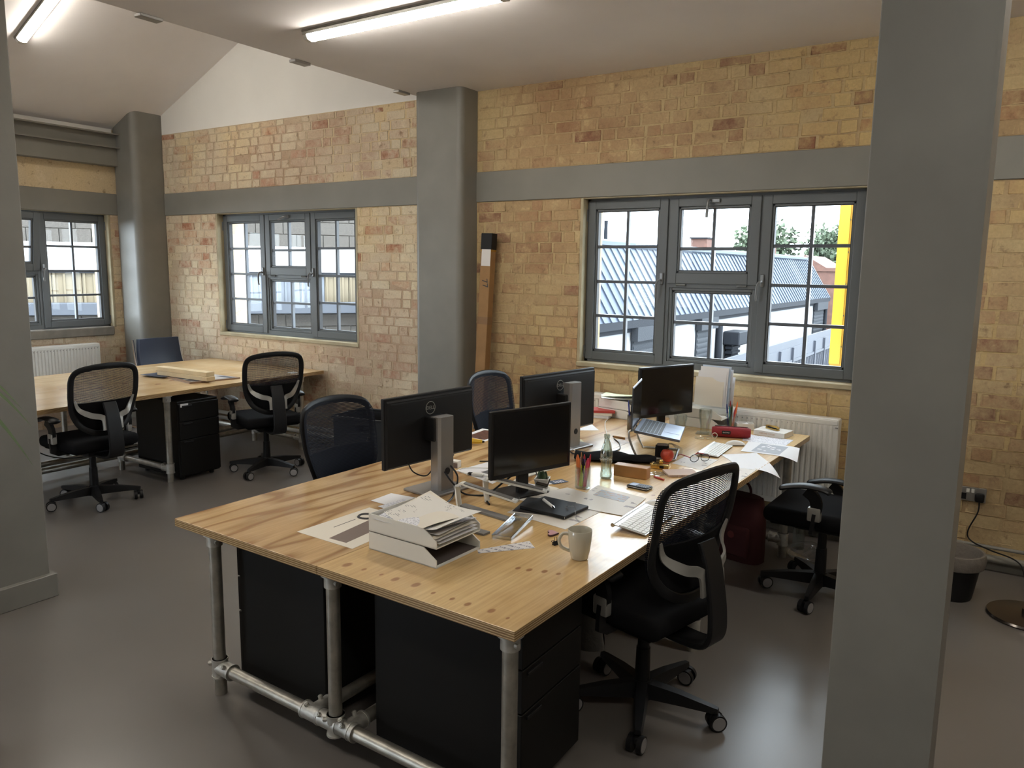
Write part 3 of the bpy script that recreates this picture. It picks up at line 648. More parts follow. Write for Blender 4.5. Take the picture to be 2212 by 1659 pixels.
t = thing('leather_chair', 'low navy leather chair with chrome frame behind the far desk', 'chair', (-7.62, 4.89, 0), R(-90))
def f(u, v): z = .60+.36*v; x = (u-.5)*(.52-.05*(v)); return Vector((x, -.10-.06*v-.02*sin(pi*v)+.03*(2*u-1)**2, z))
part('backrest', M().grid(f, 12, 8, .045), NAVYL, t, angle=60)
part('seat', M().box((0, .12, .46), (.50, .46, .07), .025, None, 3), NAVYL, t, angle=60)
for s in (-1, 1):
    part('side_frame', M().tube([(s*.275, .30, .02), (s*.275, .31, .3), (s*.275, .28, .62), (s*.275, .0, .64), (s*.272, -.09, .68), (s*.265, -.15, .95)], .011, 8, smooth=5).tube([(s*.275, .30, .012), (s*.275, -.25, .012)], .011, 8), CHROME, t)
part('crossbar', M().cyl((-.275, .1, .42), (.275, .1, .42), .011).cyl((-.275, -.25, .012), (.275, -.25, .012), .011), CHROME, t)

# ------------------------------------------------------------------ radiators, tube, crate, right corner
def radiator(label, L, h, loc, rz, valve=True):
    t = thing('radiator', label, 'radiator', loc, rz); H = h/2
    m = M(); n = int(L/.033); pr = []
    for k in range(n):
        x = -L/2+.02+k*(L-.04)/n; w = (L-.04)/n
        pr += [(x, .0), (x+w*.2, -.010), (x+w*.6, -.010), (x+w*.8, 0)]
    pr = [(-L/2, 0)]+pr+[(L/2, 0)]
    m.prism([(a, b-.045, -H+.04) for a, b in pr]+[(L/2, -.037, -H+.04), (-L/2, -.037, -H+.04)], (0, 0, h-.075)); part('fluted_panel', m, WHITE, t)
    part('back_panel', M().bb(-L/2, L/2, .035, .045, -H+.02, H-.02, .004), WHITE, t)
    m = M().bb(-L/2, L/2, -.05, -.036, -H, -H+.042, .005).bb(-L/2, L/2, -.05, -.036, H-.036, H, .006); part('rim', m, WHITE, t)
    m = M().bb(-L/2, L/2, -.046, .046, H-.004, H+.004, .002)
    for s in (-1, 1): m.bb(s*L/2, s*(L/2+.006), -.05, .046, -H+.01, H, .003)
    part('casing', m, WHITE, t)
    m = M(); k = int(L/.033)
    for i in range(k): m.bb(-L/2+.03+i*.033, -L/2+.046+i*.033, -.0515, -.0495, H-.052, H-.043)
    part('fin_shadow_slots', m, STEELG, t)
    m = M()
    for s in (-1, 1): m.bb(s*(L/2-.2), s*(L/2-.16), .045, .084, -.1, .1)
    part('wall_brackets', m, STEELG, t)
    m = M().cyl((L/2+.03, .0, -H-.14), (L/2+.03, 0, -H+.05), .008).cyl((L/2, 0, -H+.05), (L/2+.05, 0, -H+.05), .011).cyl((L/2+.03, 0, -H+.05), (L/2+.03, 0, -H+.12), .018); part('valve', m, WHITEP, t); return t
radiator('long white panel radiator below the large window', 1.76, .60, (-1.755, 5.198, .525), 0)
radiator('white panel radiator below the side window at far left', 1.25, .60, (-8.395, 3.96, .585), pi/2)
t = thing('cardboard_tube', 'long brown cardboard box leaning beside the middle column, black cap and white label', 'box', (-3.66, 5.12, 0), 0); t.rotation_euler = (R(-2.3), R(1.5), 0)
part('box_body', M().bb(-.049, .049, -.035, .035, 0, 1.90, .003), CARD, t)
part('end_cap', M().bb(-.053, .053, -.038, .038, 1.90, 2.03, .003), BLACKP, t)
part('packing_tape', M().bb(-.0505, .0505, -.0365, .0365, 1.885, 1.94), GOLD, t)
part('packing_tape', M().bb(-.0498, .0498, -.0358, .0358, 1.30, 1.36), mat('brown_tape', (.22, .12, .05), .4), t)
part('shipping_label', M().bb(-.040, .048, -.0372, -.0365, 1.77, 1.905), printmat('shipping_label_print', (.66, .64, .62), (.08, .08, .09), 16, .5), t)
text('handwritten_number', '77', .075, t, Matrix.Translation((.005, -.0362, 1.63)) @ Matrix.Rotation(pi/2, 4, 'X') @ Matrix.Rotation(R(-80), 4, 'Z'), INK)
t = thing('storage_crate', 'black plastic crate with a handle slot behind the left chair', 'crate', (-4.22, 4.52, 0), R(8))
m = M(); a, b, h = .28, .19, .56
m.bb(-a, -.07, -b-.006, -b, 0, h, .002).bb(.07, a, -b-.006, -b, 0, h, .002).bb(-.07, .07, -b-.006, -b, 0, h-.095).bb(-.07, .07, -b-.006, -b, h-.035, h)
m.bb(-a, a, b, b+.006, 0, h).bb(-a, -a+.006, -b, b, 0, h).bb(a-.006, a, -b, b, 0, h).bb(-a, a, -b, b, 0, .01); part('body', m, BLACKP, t)
part('rim', M().bb(-a-.012, a+.012, -b-.018, -b, h, h+.02, .004).bb(-a-.012, a+.012, b, b+.018, h, h+.02, .004).bb(-a-.012, -a+.006, -b, b, h, h+.02, .004).bb(a-.006, a+.012, -b, b, h, h+.02, .004), BLACKP, t)

t = thing('waste_bin', 'black waste bin with a grey liner bag beside the near right column', 'bin', (-.16, 4.72, 0)); m = M().lathe([(0, 0), (.10, 0), (.105, .01), (.142, .25), (.136, .25), (.10, .02), (0, .02)], 28); part('body', m, BLACKP, t)
part('liner_bag', M().lathe([(.1, .10), (.128, .225), (.138, .262), (.150, .262), (.158, .235), (.154, .20), (.150, .185), (.148, .20), (.146, .24)], 28), mat('grey_bin_liner', (.16, .14, .12), .45, bump=.6, bscale=30), t)
t = thing('floor_lamp', 'floor lamp with a round dark base on the floor at far right', 'lamp', (.20, 4.62, 0)); part('base', M().lathe([(0, 0), (.185, 0), (.19, .008), (.185, .018), (.03, .026), (.03, .05), (0, .05)], 40), mat('dark_chrome', (.16, .14, .13), .2, .9), t)
part('pole', M().cyl((0, 0, .03), (0, 0, 1.55), .013), CHROME, t); part('lamp_shade', M().lathe([(.10, 1.75), (.16, 1.5), (.157, 1.5), (.098, 1.75)], 28), PAPER2, t)
t = thing('wall_socket', 'grey double wall socket with a black plug in the brick wall', 'socket', (-.118, YB-.012, .445)); part('face_plate', M().bb(-.074, .074, -.008, .006, -.043, .043, .002), ALU, t)
part('rocker_switch', M().bb(-.030, -.014, -.012, -.006, .010, .034, .001), WHITEP, t); part('rocker_switch', M().bb(-.004, .012, -.012, -.006, .010, .034, .001), WHITEP, t); part('socket_insert', M().bb(-.066, -.028, -.009, -.007, -.034, .004), BLACKP, t)
m = M().box((.042, -.024, -.012), (.05, .034, .055), .012, None, 2).tube([(.042, -.03, -.035), (.04, -.035, -.10), (.0, -.03, -.22), (.02, -.04, -.275), (.12, -.085, -.30), (.24, -.10, -.325), (.29, -.15, -.36), (.31, -.30, -.43)], .0045, 6, smooth=6)
solo('power_plug', m, BLACKP, 'black plug and cable hanging from the double wall socket', 'plug', (-.118, YB-.012, .445))

t = thing('backpack', 'dark red backpack standing under the right end of the near desk', 'bag', (-1.30, 4.62, 0), R(-14))
m = M(); m.grid(lambda u, v: Vector((.155*(1-.28*max(0, v-.45)**1.5)*cos(2*pi*u)*(abs(cos(2*pi*u))+.001)**-.35, .085*sin(2*pi*u)*(abs(sin(2*pi*u))+.001)**-.35*(1-.5*v**4), .40*v**.9)), 28, 10); m.prism([(.13*cos(a*pi/8), .06*sin(a*pi/8), .396) for a in range(16)], (0, 0, .006)); part('body', m, DRED, t, angle=70)
part('front_pocket', M().box((0, -.088, .13), (.22, .04, .19), .018, None, 3), DRED, t, angle=70); part('top_handle', M().tube([(-.055, 0, .39), (-.055, 0, .44), (-.03, 0, .475), (.03, 0, .475), (.055, 0, .44), (.055, 0, .39)], .008, 8, smooth=4), DRED, t)
part('badge', M().cyl((.0, -.110, .17), (0, -.108, .17), .022), mat('dull_badge', (.18, .03, .03), .5), t)
t = thing('water_bottle', 'clear water bottle with a black lid on the floor by the radiator', 'bottle', (-1.03, 4.99, 0)); part('body', M().lathe([(0, .004), (.034, 0), (.037, .01), (.037, .15), (.033, .17), (.032, .17), (.035, .15), (.035, .012), (0, .01)], 20), GLASSM, t); part('lid', M().cyl((0, 0, .17), (0, 0, .20), .035), BLACKP, t)
m = M().grid(lambda u, v: Vector((.11*cos(2*pi*u)*sin(pi*(.08+.84*v))*(1+.2*sin(9*u+7*v)), .08*sin(2*pi*u)*sin(pi*(.08+.84*v))*(1+.2*cos(8*u+5*v)), .06-.058*cos(pi*v)*(1-.05*sin(20*u)))), 26, 10)
solo('plastic_bag', m, ACRY, 'crumpled clear plastic bag on the floor under the half hidden chair', 'bag', (-.93, 4.78, 0))
m = M().grid(lambda u, v: Vector((.06*cos(2*pi*u)*(1+.1*sin(14*u+9*v)), .035*sin(2*pi*u)*(1+.12*cos(11*u)), .24*v)), 22, 8); m.prism([(.055*cos(a*pi/8), .032*sin(a*pi/8), .0) for a in range(16)], (0, 0, .004))
solo('paper_bag', m, mat('grey_paper_bag', (.16, .15, .135), .7, bump=.4, bscale=30), 'crumpled grey paper bag standing under the desk behind the front chair', 'bag', (-1.52, 3.05, 0), R(20))

# plant at the left frame edge
t = thing('potted_plant', 'potted plant whose thin green leaves show in front of the near left column', 'plant', (-2.98, 1.0, 0))
part('pot', M().lathe([(0, 0), (.07, 0), (.10, .24), (.092, .24), (.088, .22), (0, .22)], 24), WHITEP, t); part('soil', M().cyl((0, 0, .21), (0, 0, .222), .089), SOIL, t)
rr = random.Random(4); part('stem', M().tube([(0, 0, .22), (.01, 0, .6), (.04, .02, 1.27)], .010, 8, smooth=4), CARD, t)
for k in range(11):
    if k < 3: dx, dy, dz, L = ((.97, .22, .25, .50), (.98, .18, .02, .52), (.95, .30, .40, .42))[k]
    else: a = rr.uniform(2.2, 5.2); dx, dy, dz, L = cos(a), sin(a), rr.uniform(-.2, .7), .25
    def f(u, v, dx=dx, dy=dy, dz=dz, L=L):
        w = .010*sin(pi*min(1, .08+u*.92))*(v-.5)*2; return Vector((.04+dx*L*u-dy*w, .02+dy*L*u+dx*w, 1.27+dz*L*u+.10*sin(pi*u)*.9-.14*u*u))
    part('leaf', M().grid(f, 10, 2), LEAF, t)

# ------------------------------------------------------------------ things on the near desk
T = DZ+.0004
def sheet(name, pts, z, mt, label, cat='paper', thick=.0007, group=None):
    c = sum((Vector((x, y, 0)) for x, y in pts), Vector())/len(pts)
    m = M().prism([(x-c.x, y-c.y, 0) for x, y in pts], (0, 0, thick)); return solo(name, m, mt, label, cat, (c.x, c.y, z), 0, group)
def patch(parent, name, pts, mt, z=.0009):
    l = parent.location; part(name, M().prism([(x-l.x, y-l.y, z) for x, y in pts], (0, 0, .0002)), mt, parent)
def bilerp(q, u, v): a, b, c, d = (Vector(p) for p in q); return (a*(1-u)+b*u)*(1-v)+(d*(1-u)+c*u)*v
def monitor(label, w, h, zc, loc, rz, zcol, off, dell, silver, tilt=0, fl=True):
    # stand base at loc, screen faces local +y, off = screen centre in local xy
    t = thing('monitor', label, 'monitor', loc, rz, 'desk monitors'); ox, oy = off; st = STEELG if silver else BEZ
    tm = Matrix.Translation((ox, oy, zc)) @ Matrix.Rotation(tilt, 4, 'X')
    m = M().box((0, -.008, 0), (w, .022, h), .003).box((0, -.022, -.004), (w*.985, .016, h*.95), .007); m.bm.transform(tm); c = part('casing', m, BEZ, t)
    m = M().box((0, .0035, .004), (w-.028, .002, h-.032)); m.bm.transform(tm); part('screen', m, SCREEN, t)
    m = M().box((0, -.0302, h*.415), (w*.90, .002, .006)).box((w*.12, -.0305, -h*.33), (.14, .003, .018)); m.bm.transform(tm); part('vent_slots', m, SEAL, t)
    if silver:
        m = M().prism([(-.05, -.032, .0), (-.04, -.045, 0), (.04, -.045, 0), (.05, -.032, 0), (.05, .012, 0), (-.05, .012, 0)], (0, 0, zcol)); part('stand_column', m, st, t)
        m = M().box((ox*.5, (oy-.02)/2, zc), (.11, abs(oy)+.02, .11), .004); part('mount', m, BEZ, t)
        m = M().box((0, .02, .006), (.245, .205, .012), .003); part('base_plate', m, st, t)
        part('cable_hole', M().cyl((.0, -.046, .10), (0, -.0448, .10), .017), SEAL, t)
    else:
        part('stand_column', M().box((ox*.5, oy-.055, zc*.5), (.062, .022, zc), .003), BEZ, t)
        part('base_plate', M().box((0, 0, .006), (.235, .175, .012), .003), BEZ, t)
    if dell:
        mm = tm @ Matrix.Translation((-.012, -.0303, h*.285)) @ Matrix.Rotation(pi/2, 4, 'X')
        m = M().tube([(.029*cos(a*pi/18), .029*sin(a*pi/18), 0) for a in range(36)], .0018, 6, True); m.bm.transform(mm); lg = part('logo_ring', m, SILV, t)
        text('logo', 'DELL', .0235, t, mm @ Matrix.Translation((0, 0, .0006)) @ Matrix.Scale(1.0, 4), SILV)
    return t
monitor('black monitor seen from behind on a tall grey stand, nearest to the camera', .565, .322, .297, (-2.18, 2.76, DZ), R(83), .355, (-.008, .075), True, True)
monitor('black monitor with dark screen facing right, beside the white succulent pot', .47, .306, .262, (-1.86, 2.93, DZ), R(-108.5), .3, (-.02, .075), False, False)
monitor('black monitor seen from behind on a tall grey stand, farther one beyond the dark screen', .645, .355, .263, (-2.12, 3.90, DZ), R(79), .385, (-.025, .08), True, True)
monitor('black monitor with dark screen behind the open laptop', .475, .325, .262, (-1.90, 4.73, DZ), R(-114), .3, (.02, .075), False, False)
def cable(label, pts, r=.0032, mt=BLACKP, name='cable'):
    P = [Vector(p) for p in pts]; b = P[0].copy(); return solo(name, M().tube([p-b for p in P], r, 6, smooth=6), mt, label, 'cable', b)
cable('black cable hanging from the nearest monitor down its stand', [(-2.245, 2.60, .885), (-2.225, 2.62, .83), (-2.21, 2.70, .80), (-2.20, 2.76, .86)])
cable('black cable looping from the hole in the nearest monitor stand', [(-2.136, 2.735, .82), (-2.09, 2.73, .78), (-2.04, 2.76, .726), (-1.95, 2.80, .725), (-1.90, 2.88, .727)], .0042)
cable('second black cable running down beside the nearest monitor stand', [(-2.15, 2.78, .85), (-2.08, 2.76, .80), (-2.06, 2.70, .728), (-2.03, 2.62, .724)], .0042)
cable('black cables behind the dark monitor with the succulent', [(-1.90, 2.97, .80), (-1.93, 2.90, .76), (-1.93, 2.78, .726), (-1.86, 2.70, .724)], .0045)
cable('short black display cable end hanging below the nearest monitor', [(-2.26, 2.93, .90), (-2.25, 2.935, .86), (-2.235, 2.93, .845)], .005)
cable('black cable lying across the desk from the farther monitor to the bottle', [(-2.10, 3.85, .74), (-2.0, 3.75, .724), (-1.85, 3.95, .724), (-1.90, 4.12, .724), (-2.0, 4.25, .724)])
cable('white cable curving across the desk beside the farther monitor', [(-2.06, 3.80, .74), (-1.95, 3.80, .724), (-1.9, 4.0, .724), (-2.1, 4.35, .724), (-2.28, 4.7, .724), (-2.33, 4.95, .724)], .0026, WHITEP)
cable('black cable on the wavy board between the near and middle monitors', [(-2.34, 3.30, .724), (-2.2, 3.38, .724), (-2.02, 3.33, .724), (-1.92, 3.2, .724)])

# stacked letter trays with papers
def tray(label, z, fold):
    t = thing('letter_tray', label, 'letter tray', (-1.595, 2.0, z), R(178), 'stacked white letter trays'); L, D, H = .325, .245, .066; e = .004
    # local: x along the long side away from the open end, y towards the camera side is negative
    def side(y): return [(0, y, 0), (L, y, 0), (L, y, H), (.06, y, H), (0, y, H*.42)]
    part('side_panel', M().prism(side(0), (0, e, 0)), WHITEP, t); part('side_panel', M().prism(side(-D), (0, e, 0)), WHITEP, t)
    part('base', M().bb(0, L, -D, e, 0, e), WHITEP, t); part('back_panel', M().bb(L-e, L, -D, 0, 0, H), WHITEP, t); part('inner_lining', M().bb(.012, L-e-.001, -D+e, -.001, e, e+.001), mat('dark_tray_lining', (.09, .07, .065), .6) if not fold else PAPER2, t); return t
tray('white letter tray at the bottom of the two stacked trays, empty', T, False)
tray('white letter tray on top of the two stacked trays, full of papers', T+.069, True)
rr = random.Random(11); z = T+.069+.006; names = []
labs = ['crumpled white sheet lowest in the top letter tray', 'white sheet second from bottom in the top letter tray', 'cream folder sheet in the middle of the top letter tray', 'white sheet sticking out of the front of the top letter tray', 'white sheet with a dark ruled line in the top letter tray', 'cream sheet tilted high at the back of the top letter tray', 'printed letter lying on top of the tray pile']
for k, lab in enumerate(labs):
    an = R(178)+rr.uniform(-.10, .10) if k < 4 else R(178)+(-.12, -.30, -.16)[k-4]
    cx, cy = -1.735+rr.uniform(-.012, .012)+(.0 if k < 4 else (.0, -.02, .01)[k-4]), 2.115+rr.uniform(-.008, .008)+(0, 0, 0, 0, .01, .03, .0)[k]; am = .006+.004*k
    bz = z+.0085*k; tl = (.0, 0, 0, 0, .03, .10, .07)[k]
    def f(u, v, k=k, am=am, tl=tl): x, y = (u-.5)*.30, (v-.5)*.215; return Vector((x, y, .012+tl*(v if False else (.5-v))*.30+am*.5*sin(3.0*u+k)*sin(2.4*v+.5*k)+.010*(u-.5)**2*k))
    m = M().grid(f, 14, 10, .0008); solo('paper_sheet', m, [PAPER, PAPER, PAPER2, PAPER, TEXTP, PAPER2, printmat('printed_letter', (.70, .68, .64), (.22, .22, .23), 54, .38, 7)][k], lab, 'paper', (cx, cy, bz), an, 'papers in the letter tray', angle=80)

o = sheet('plan_print', [(-2.278, 1.98), (-2.262, 2.37), (-1.985, 2.36), (-1.968, 1.969)], T, PAPER2, 'white sheet with a brown block drawing, half under the letter trays')
patch(o, 'brown_block', [(-2.12, 2.00), (-2.155, 2.34), (-2.055, 2.34), (-2.03, 2.00)], INKB); l = o.location
part('ring_drawing', M().tube([(-2.185-l.x+.034*cos(a*pi/12), 2.27-l.y+.030*sin(a*pi/12), .0012) for a in range(24)], .006, 4, True), INK, o)
patch(o, 'thin_line', [(-2.20, 2.10), (-2.20, 2.22), (-2.196, 2.22), (-2.196, 2.10)], INK)
sheet('paper_sheet', [(-2.325, 2.446), (-2.329, 2.584), (-2.14, 2.60), (-2.10, 2.43)], T+.0008, PAPER, 'blank white sheet between the letter trays and the nearest monitor base')
sheet('paper_sheet', [(-2.24, 2.40), (-2.22, 2.55), (-1.98, 2.52), (-1.97, 2.36)], T+.0018, TEXTP, 'printed sheet poking out behind the letter trays')
sheet('label_strip', [(-1.586, 2.226), (-1.477, 2.416), (-1.421, 2.365), (-1.560, 2.198)], T, LABELP, 'strip of small printed labels on the desk between trays and mug')
sheet('plan_sheet', [(-1.612, 3.259), (-1.332, 3.190), (-1.306, 2.90), (-1.568, 2.89)], T+.0020, PLANP, 'large tracing paper plan under the calculator-like phone and keyboard')
sheet('photo_print', [(-1.56, 3.20), (-1.40, 3.165), (-1.39, 3.075), (-1.555, 3.10)], T+.0029, printmat('colour_photo_print', (.36, .38, .42), (.42, .26, .18), 9, .6, 2), 'small colour print lying on the tracing paper plan', 'print')
sheet('plan_sheet', [(-1.712, 3.14), (-1.524, 3.10), (-1.49, 2.899), (-1.835, 2.826)], T+.0010, PLANP, 'tracing paper sheet beside the pen cup, behind the black notebook')
sheet('plan_sheet', [(-1.741, 2.660), (-1.429, 2.612), (-1.415, 2.905), (-1.731, 2.931)], T+.0001, PLANP, 'cream sheet lying under the black notebook')
t = thing('notebook', 'black notebook with a closed soft cover, white pen on top', 'notebook', (-1.595, 2.81, T+.0042), R(-4)); part('cover', M().box((0, 0, .007), (.232, .19, .013), .002), BLACKP, t); part('pages', M().bb(-.112, .1155, -.0945, .0945, .002, .011), PAPER2, t)
solo('folder', M().box((0, 0, .0012), (.225, .215, .0024)), mat('black_folder', (.02, .018, .018), .6), 'thin black folder under the notebook', 'folder', (-1.645, 2.815, T+.0016), R(14))
def pen(label, p0, p1, body, tip=None, r=.0048, name='pen', group=None):
    p0, p1 = Vector(p0), Vector(p1); d = p1-p0; t = thing(name, label, 'pen', p0, 0, group)
    part('barrel', M().cyl((0, 0, 0), d*.86, r, n=10), body, t); part('tip', M().cyl(d*.86, d, r*.95, r*.35, 10), tip or body, t); return t
pen('white ballpoint pen lying on the black notebook', (-1.67, 2.846, T+.0226), (-1.567, 2.766, T+.0226), WHITEP, CHROME, .0062)
cable('clear coiled earphone lead on the corner of the notebook', [(-1.51, 2.775, T+.022), (-1.53, 2.80, T+.028), (-1.50, 2.815, T+.03), (-1.475, 2.78, T+.024), (-1.45, 2.74, T+.008), (-1.425, 2.72, T+.005)], .0035, ACRY, 'earphone_lead')
t = thing('white_mount', 'white card mount lying under the dark monitor', 'card', (-1.97, 3.30, T)); l = t.location
part('strip', M().prism([(a-l.x, b-l.y, 0) for a, b in ((-2.005, 3.161), (-1.95, 3.484), (-1.928, 3.476), (-1.972, 3.155))], (0, 0, .004)), WHITEP, t); part('strip', M().prism([(a-l.x, b-l.y, 0) for a, b in ((-2.005, 3.161), (-1.972, 3.155), (-1.91, 3.0), (-1.955, 2.99))], (0, 0, .004)), WHITEP, t)
sheet('note_card', [(-1.949, 3.077), (-1.854, 3.086), (-1.833, 3.004), (-1.901, 3.003)], T+.0045, TEXTP, 'small printed card beside the white succulent pot', 'card')
sheet('note_card', [(-1.84, 3.12), (-1.74, 3.11), (-1.735, 3.03), (-1.83, 3.02)], T, PAPER2, 'cream card lying under the succulent pot', 'card')
t = thing('succulent', 'small succulent in a white square pot in front of the dark monitor', 'plant', (-1.796, 3.045, T+.001), R(20))
m = M(); v = [[(a*w, b*w, z) for a, b in ((-1, -1), (1, -1), (1, 1), (-1, 1))] for w, z in ((.024, 0), (.034, .058), (.030, .058), (.028, .05))]; b = bmesh.new(); V = [[b.verts.new(p) for p in q] for q in v]
for A, B in zip(V, V[1:]):
    for j in range(4): b.faces.new((A[j], A[(j+1) % 4], B[(j+1) % 4], B[j]))
b.faces.new(V[0][::-1]); bmesh.ops.recalc_face_normals(b, faces=b.faces[:]); bmesh.ops.bevel(b, geom=b.edges[:], offset=.002, segments=1, affect='EDGES'); m._merge(b); part('pot', m, WHITEP, t); part('soil', M().bb(-.028, .028, -.028, .028, .045, .05), SOIL, t)
rr = random.Random(3)
for k in range(11):
    a = k*2.4; r_ = .004+.017*(k/11); part('leaf', M().lathe([(0, 0), (.0085, .008), (.009, .018), (.005, .032), (0, .042)], 8, (0, 0, 0)), GREEN, t, (r_*cos(a), r_*sin(a), .048))
    o = t.children[-1]; o.rotation_euler = (-.5*sin(a)*k/11, .5*cos(a)*k/11, 0)
for k, (dx, dz, an) in enumerate(((0, 0, .1), (.012, .001, .25))):
    o = solo('business_card', M().box((0, 0, .0006), (.088, .056, .0009)), [mat('dark_blue_card', (.035, .055, .10), .5), PAPER][k == 0] if k else PAPER, ('white card at the bottom of the small card pile', 'dark blue printed card on top of the small card pile')[k], 'card', (-1.812+dx, 3.19+dx, T+.0012*k), .9+an, 'small cards beside the succulent')
    if k:
        for q in range(4): part('print_line', M().box((-.02+.014*q, -.004, .0013), (.007, .032, .0003)), TEXTP, o)

def pencup(label, loc, r, h, pens, gl=GLASSM):
    t = thing('pen_cup', label, 'pen cup', loc); part('cup', M().lathe([(0, .002), (r*.93, 0), (r, .004), (r, h), (r-.002, h), (r-.003, .006), (0, .006)], 26), gl, t)
    for k, (a, rad, L, ti, body, tp, lab, th) in enumerate(pens):
        p0 = Vector(loc)+Vector((rad*cos(a)*.55, rad*sin(a)*.55, .010)); p1 = p0+Vector((ti*cos(a), ti*sin(a), L))
        pen(lab, p1, p0, body, tp, th, 'pen', None) if False else pen(lab, p0, p1, body, tp, th)
pencup('clear pen cup with orange, lime and pink pens beside the bottle', (-1.655, 3.185, T), .037, .105, [
    (3.6, .028, .150, .012, ORANGE, ORANGE, 'orange highlighter in the clear pen cup', .0095), (4.5, .026, .115, -.018, LIME, BLACKP, 'lime green highlighter leaning in the clear pen cup', .0095), (5.9, .026, .140, .02, PINK, PINK, 'pink pen in the clear pen cup', .0075),
    (.8, .022, .152, .024, CRED, CRED, 'red pen leaning right in the clear pen cup', .006), (1.8, .02, .148, .01, PURP, CRED, 'dark pen with red cap in the clear pen cup', .006), (2.6, .02, .160, .008, CHROME, OAK, 'metal pen standing tallest in the clear pen cup', .0045), (5.2, .01, .135, .004, BLACKP, BLACKP, 'black pen in the middle of the clear pen cup', .005)])
t = thing('glass_bottle', 'empty clear contoured glass bottle in front of the wooden block', 'bottle', (-1.64, 3.405, T))
pr = [(.0, .003), (.026, 0), (.030, .006), (.0305, .025), (.027, .045), (.0265, .065), (.030, .09), (.0315, .115), (.029, .140), (.021, .165), (.0145, .185), (.0125, .205), (.0155, .207), (.0155, .222), (.0125, .224)]
part('bottle_glass', M().lathe(pr+[(r-.003, z) for r, z in pr[::-1][1:-1]]+[(0, .008)], 28), glass('bottle_glass', (.88, .93, .89), .16), t); part('cola_dregs', M().cyl((0, 0, .0085), (0, 0, .0115), .024), mat('cola', (.05, .015, .01), .2), t)
text('bottle_print', 'Coca-Cola', .014, t, Matrix.Translation((.012, -.0310, .105)) @ Matrix.Rotation(.4, 4, 'Z') @ Matrix.Rotation(pi/2, 4, 'X'), WHITEP)
solo('wooden_block', M().box((0, 0, .029), (.175, .058, .058), .002), OAK, 'oak coloured wooden block behind the glass bottle', 'block', (-1.546, 3.508, T), R(3))
m = M().grid(lambda u, v: Vector(((u-.5)*.44, (v-.5)*(.17-.05*u)*(1-.25*abs(2*u-1)**4), .018+.030*sin(pi*v)**.6*(1-.3*abs(2*u-1)**3)*(1-.25*u)+.005*sin(11*u+4*v)+.003*sin(23*u-7*v))), 30, 12)
m.grid(lambda u, v: Vector(((u-.5)*.44, (v-.5)*(.17-.05*u)*(1-.25*abs(2*u-1)**4), .018*(1-min(1, 3*min(v, 1-v)))+.001)), 20, 8)
solo('laptop_sleeve', m, BLACKF, 'black soft case lying behind the bottle and wooden block', 'case', (-1.755, 3.755, T), R(22), angle=70)
t = thing('mobile_phone', 'small dark mobile phone with a keypad lying on the desk', 'phone', (-1.428, 3.336, T+.0007), R(-6)); part('body', M().box((0, 0, .007), (.110, .062, .014), .005, None, 2), BLACKP, t); part('display', M().box((-.028, 0, .0142), (.036, .044, .0008)), SPACEG, t)
m = M()
for i in range(5):
    for j in range(4): m.box((.002+i*.0105, -.0205+j*.0137, .0145), (.0075, .0105, .0012), .0003)
part('keypad', m, mat('phone_key', (.05, .06, .09), .3), t); part('rim', M().box((0, 0, .0072), (.1125, .064, .004), .0015), SILV, t)
def mouse(label, x, y, rz, z=T):
    t = thing('computer_mouse', label, 'mouse', (x, y, z), rz, 'white computer mice')
    pr = lambda u: max(.0, 1-abs(2*u-1)**2.6)
    part('shell', M().grid(lambda u, v: Vector(((u-.5)*.118, (2*v-1)*.031*max(.02, 1-abs(2*u-1)**4)**.5, .006+.022*pr(u)*max(0, 1-abs(2*v-1)**2.4))), 16, 10), WHITE, t, angle=80); part('base', M().grid(lambda u, v: Vector(((u-.5)*.112, (2*v-1)*.029*max(.02, 1-abs(2*u-1)**4)**.5, .0062-.0055*(1 if .05 < u < .95 and .05 < v < .95 else 0))), 14, 8), ALU, t)
mouse('white computer mouse partly hidden by the front chair back', -1.262, 3.105, R(70)); mouse('white computer mouse beside the red pencil case', -1.335, 4.535, R(25))
def keyboard(label, o, ex, L, D, hr, rz):
    t = thing('keyboard', label, 'keyboard', (*o, T), rz, 'slim white keyboards'); ti = math.atan2(hr, D)
    mm = Matrix.Translation((0, 0, .006)) @ Matrix.Rotation(ti, 4, 'X')
    m = M().bb(0, L, 0, D, -.002, .002, .0008); m.bm.transform(mm); part('deck', m, ALU, t)
    part('battery_tube', M().cyl((0, D-.008, hr+.002), (L, D-.008, hr+.002), .0085, n=14), ALU, t); rows = 6; rh = (D-.032)/rows; km = None
    for j in range(rows):
        n = 14 if j else 7; kw = (L-.012)/n; x = .006
        ws = [kw]*n if j else [kw*.55*1.0, kw*.55, kw*.55, (L-.012)-kw*.55*6, kw*.55, kw*.55, kw*.55]
        for w in ws:
            m = mm @ Matrix.Translation((x+w/2, .005+(j+.5)*rh*(1 if j < 5 else .97), .0032)) @ Matrix.Diagonal((w-.003, rh-.003, .0024, 1))
            if km is None: km = M().box((0, 0, 0), (1, 1, 1)).mesh('key', KEYW)
            k = link('key', km, t); k.matrix_local = m; x += w
    return t
keyboard('white slim keyboard under the front chair, tilted on its rear tube', (-1.128, 2.715), 0, .335, .150, .020, R(91.5))
keyboard('white slim keyboard in front of the laptop near the red pencil case', (-1.315, 4.15), 0, .325, .120, .010, R(93))
t = thing('apple', 'red apple beside the gold tape dispenser', 'apple', (-1.515, 3.90, T)); part('fruit', M().lathe([(0, .004), (.012, .0), (.026, .008), (.0365, .032), (.036, .048), (.027, .064), (.012, .068), (0, .060)], 24), mat('apple_red', (.50, .06, .03), .3, var=.35, vscale=30), t); part('stalk', M().tube([(0, 0, .06), (.002, 0, .07), (.006, 0, .078)], .0015, 6), CARD, t)
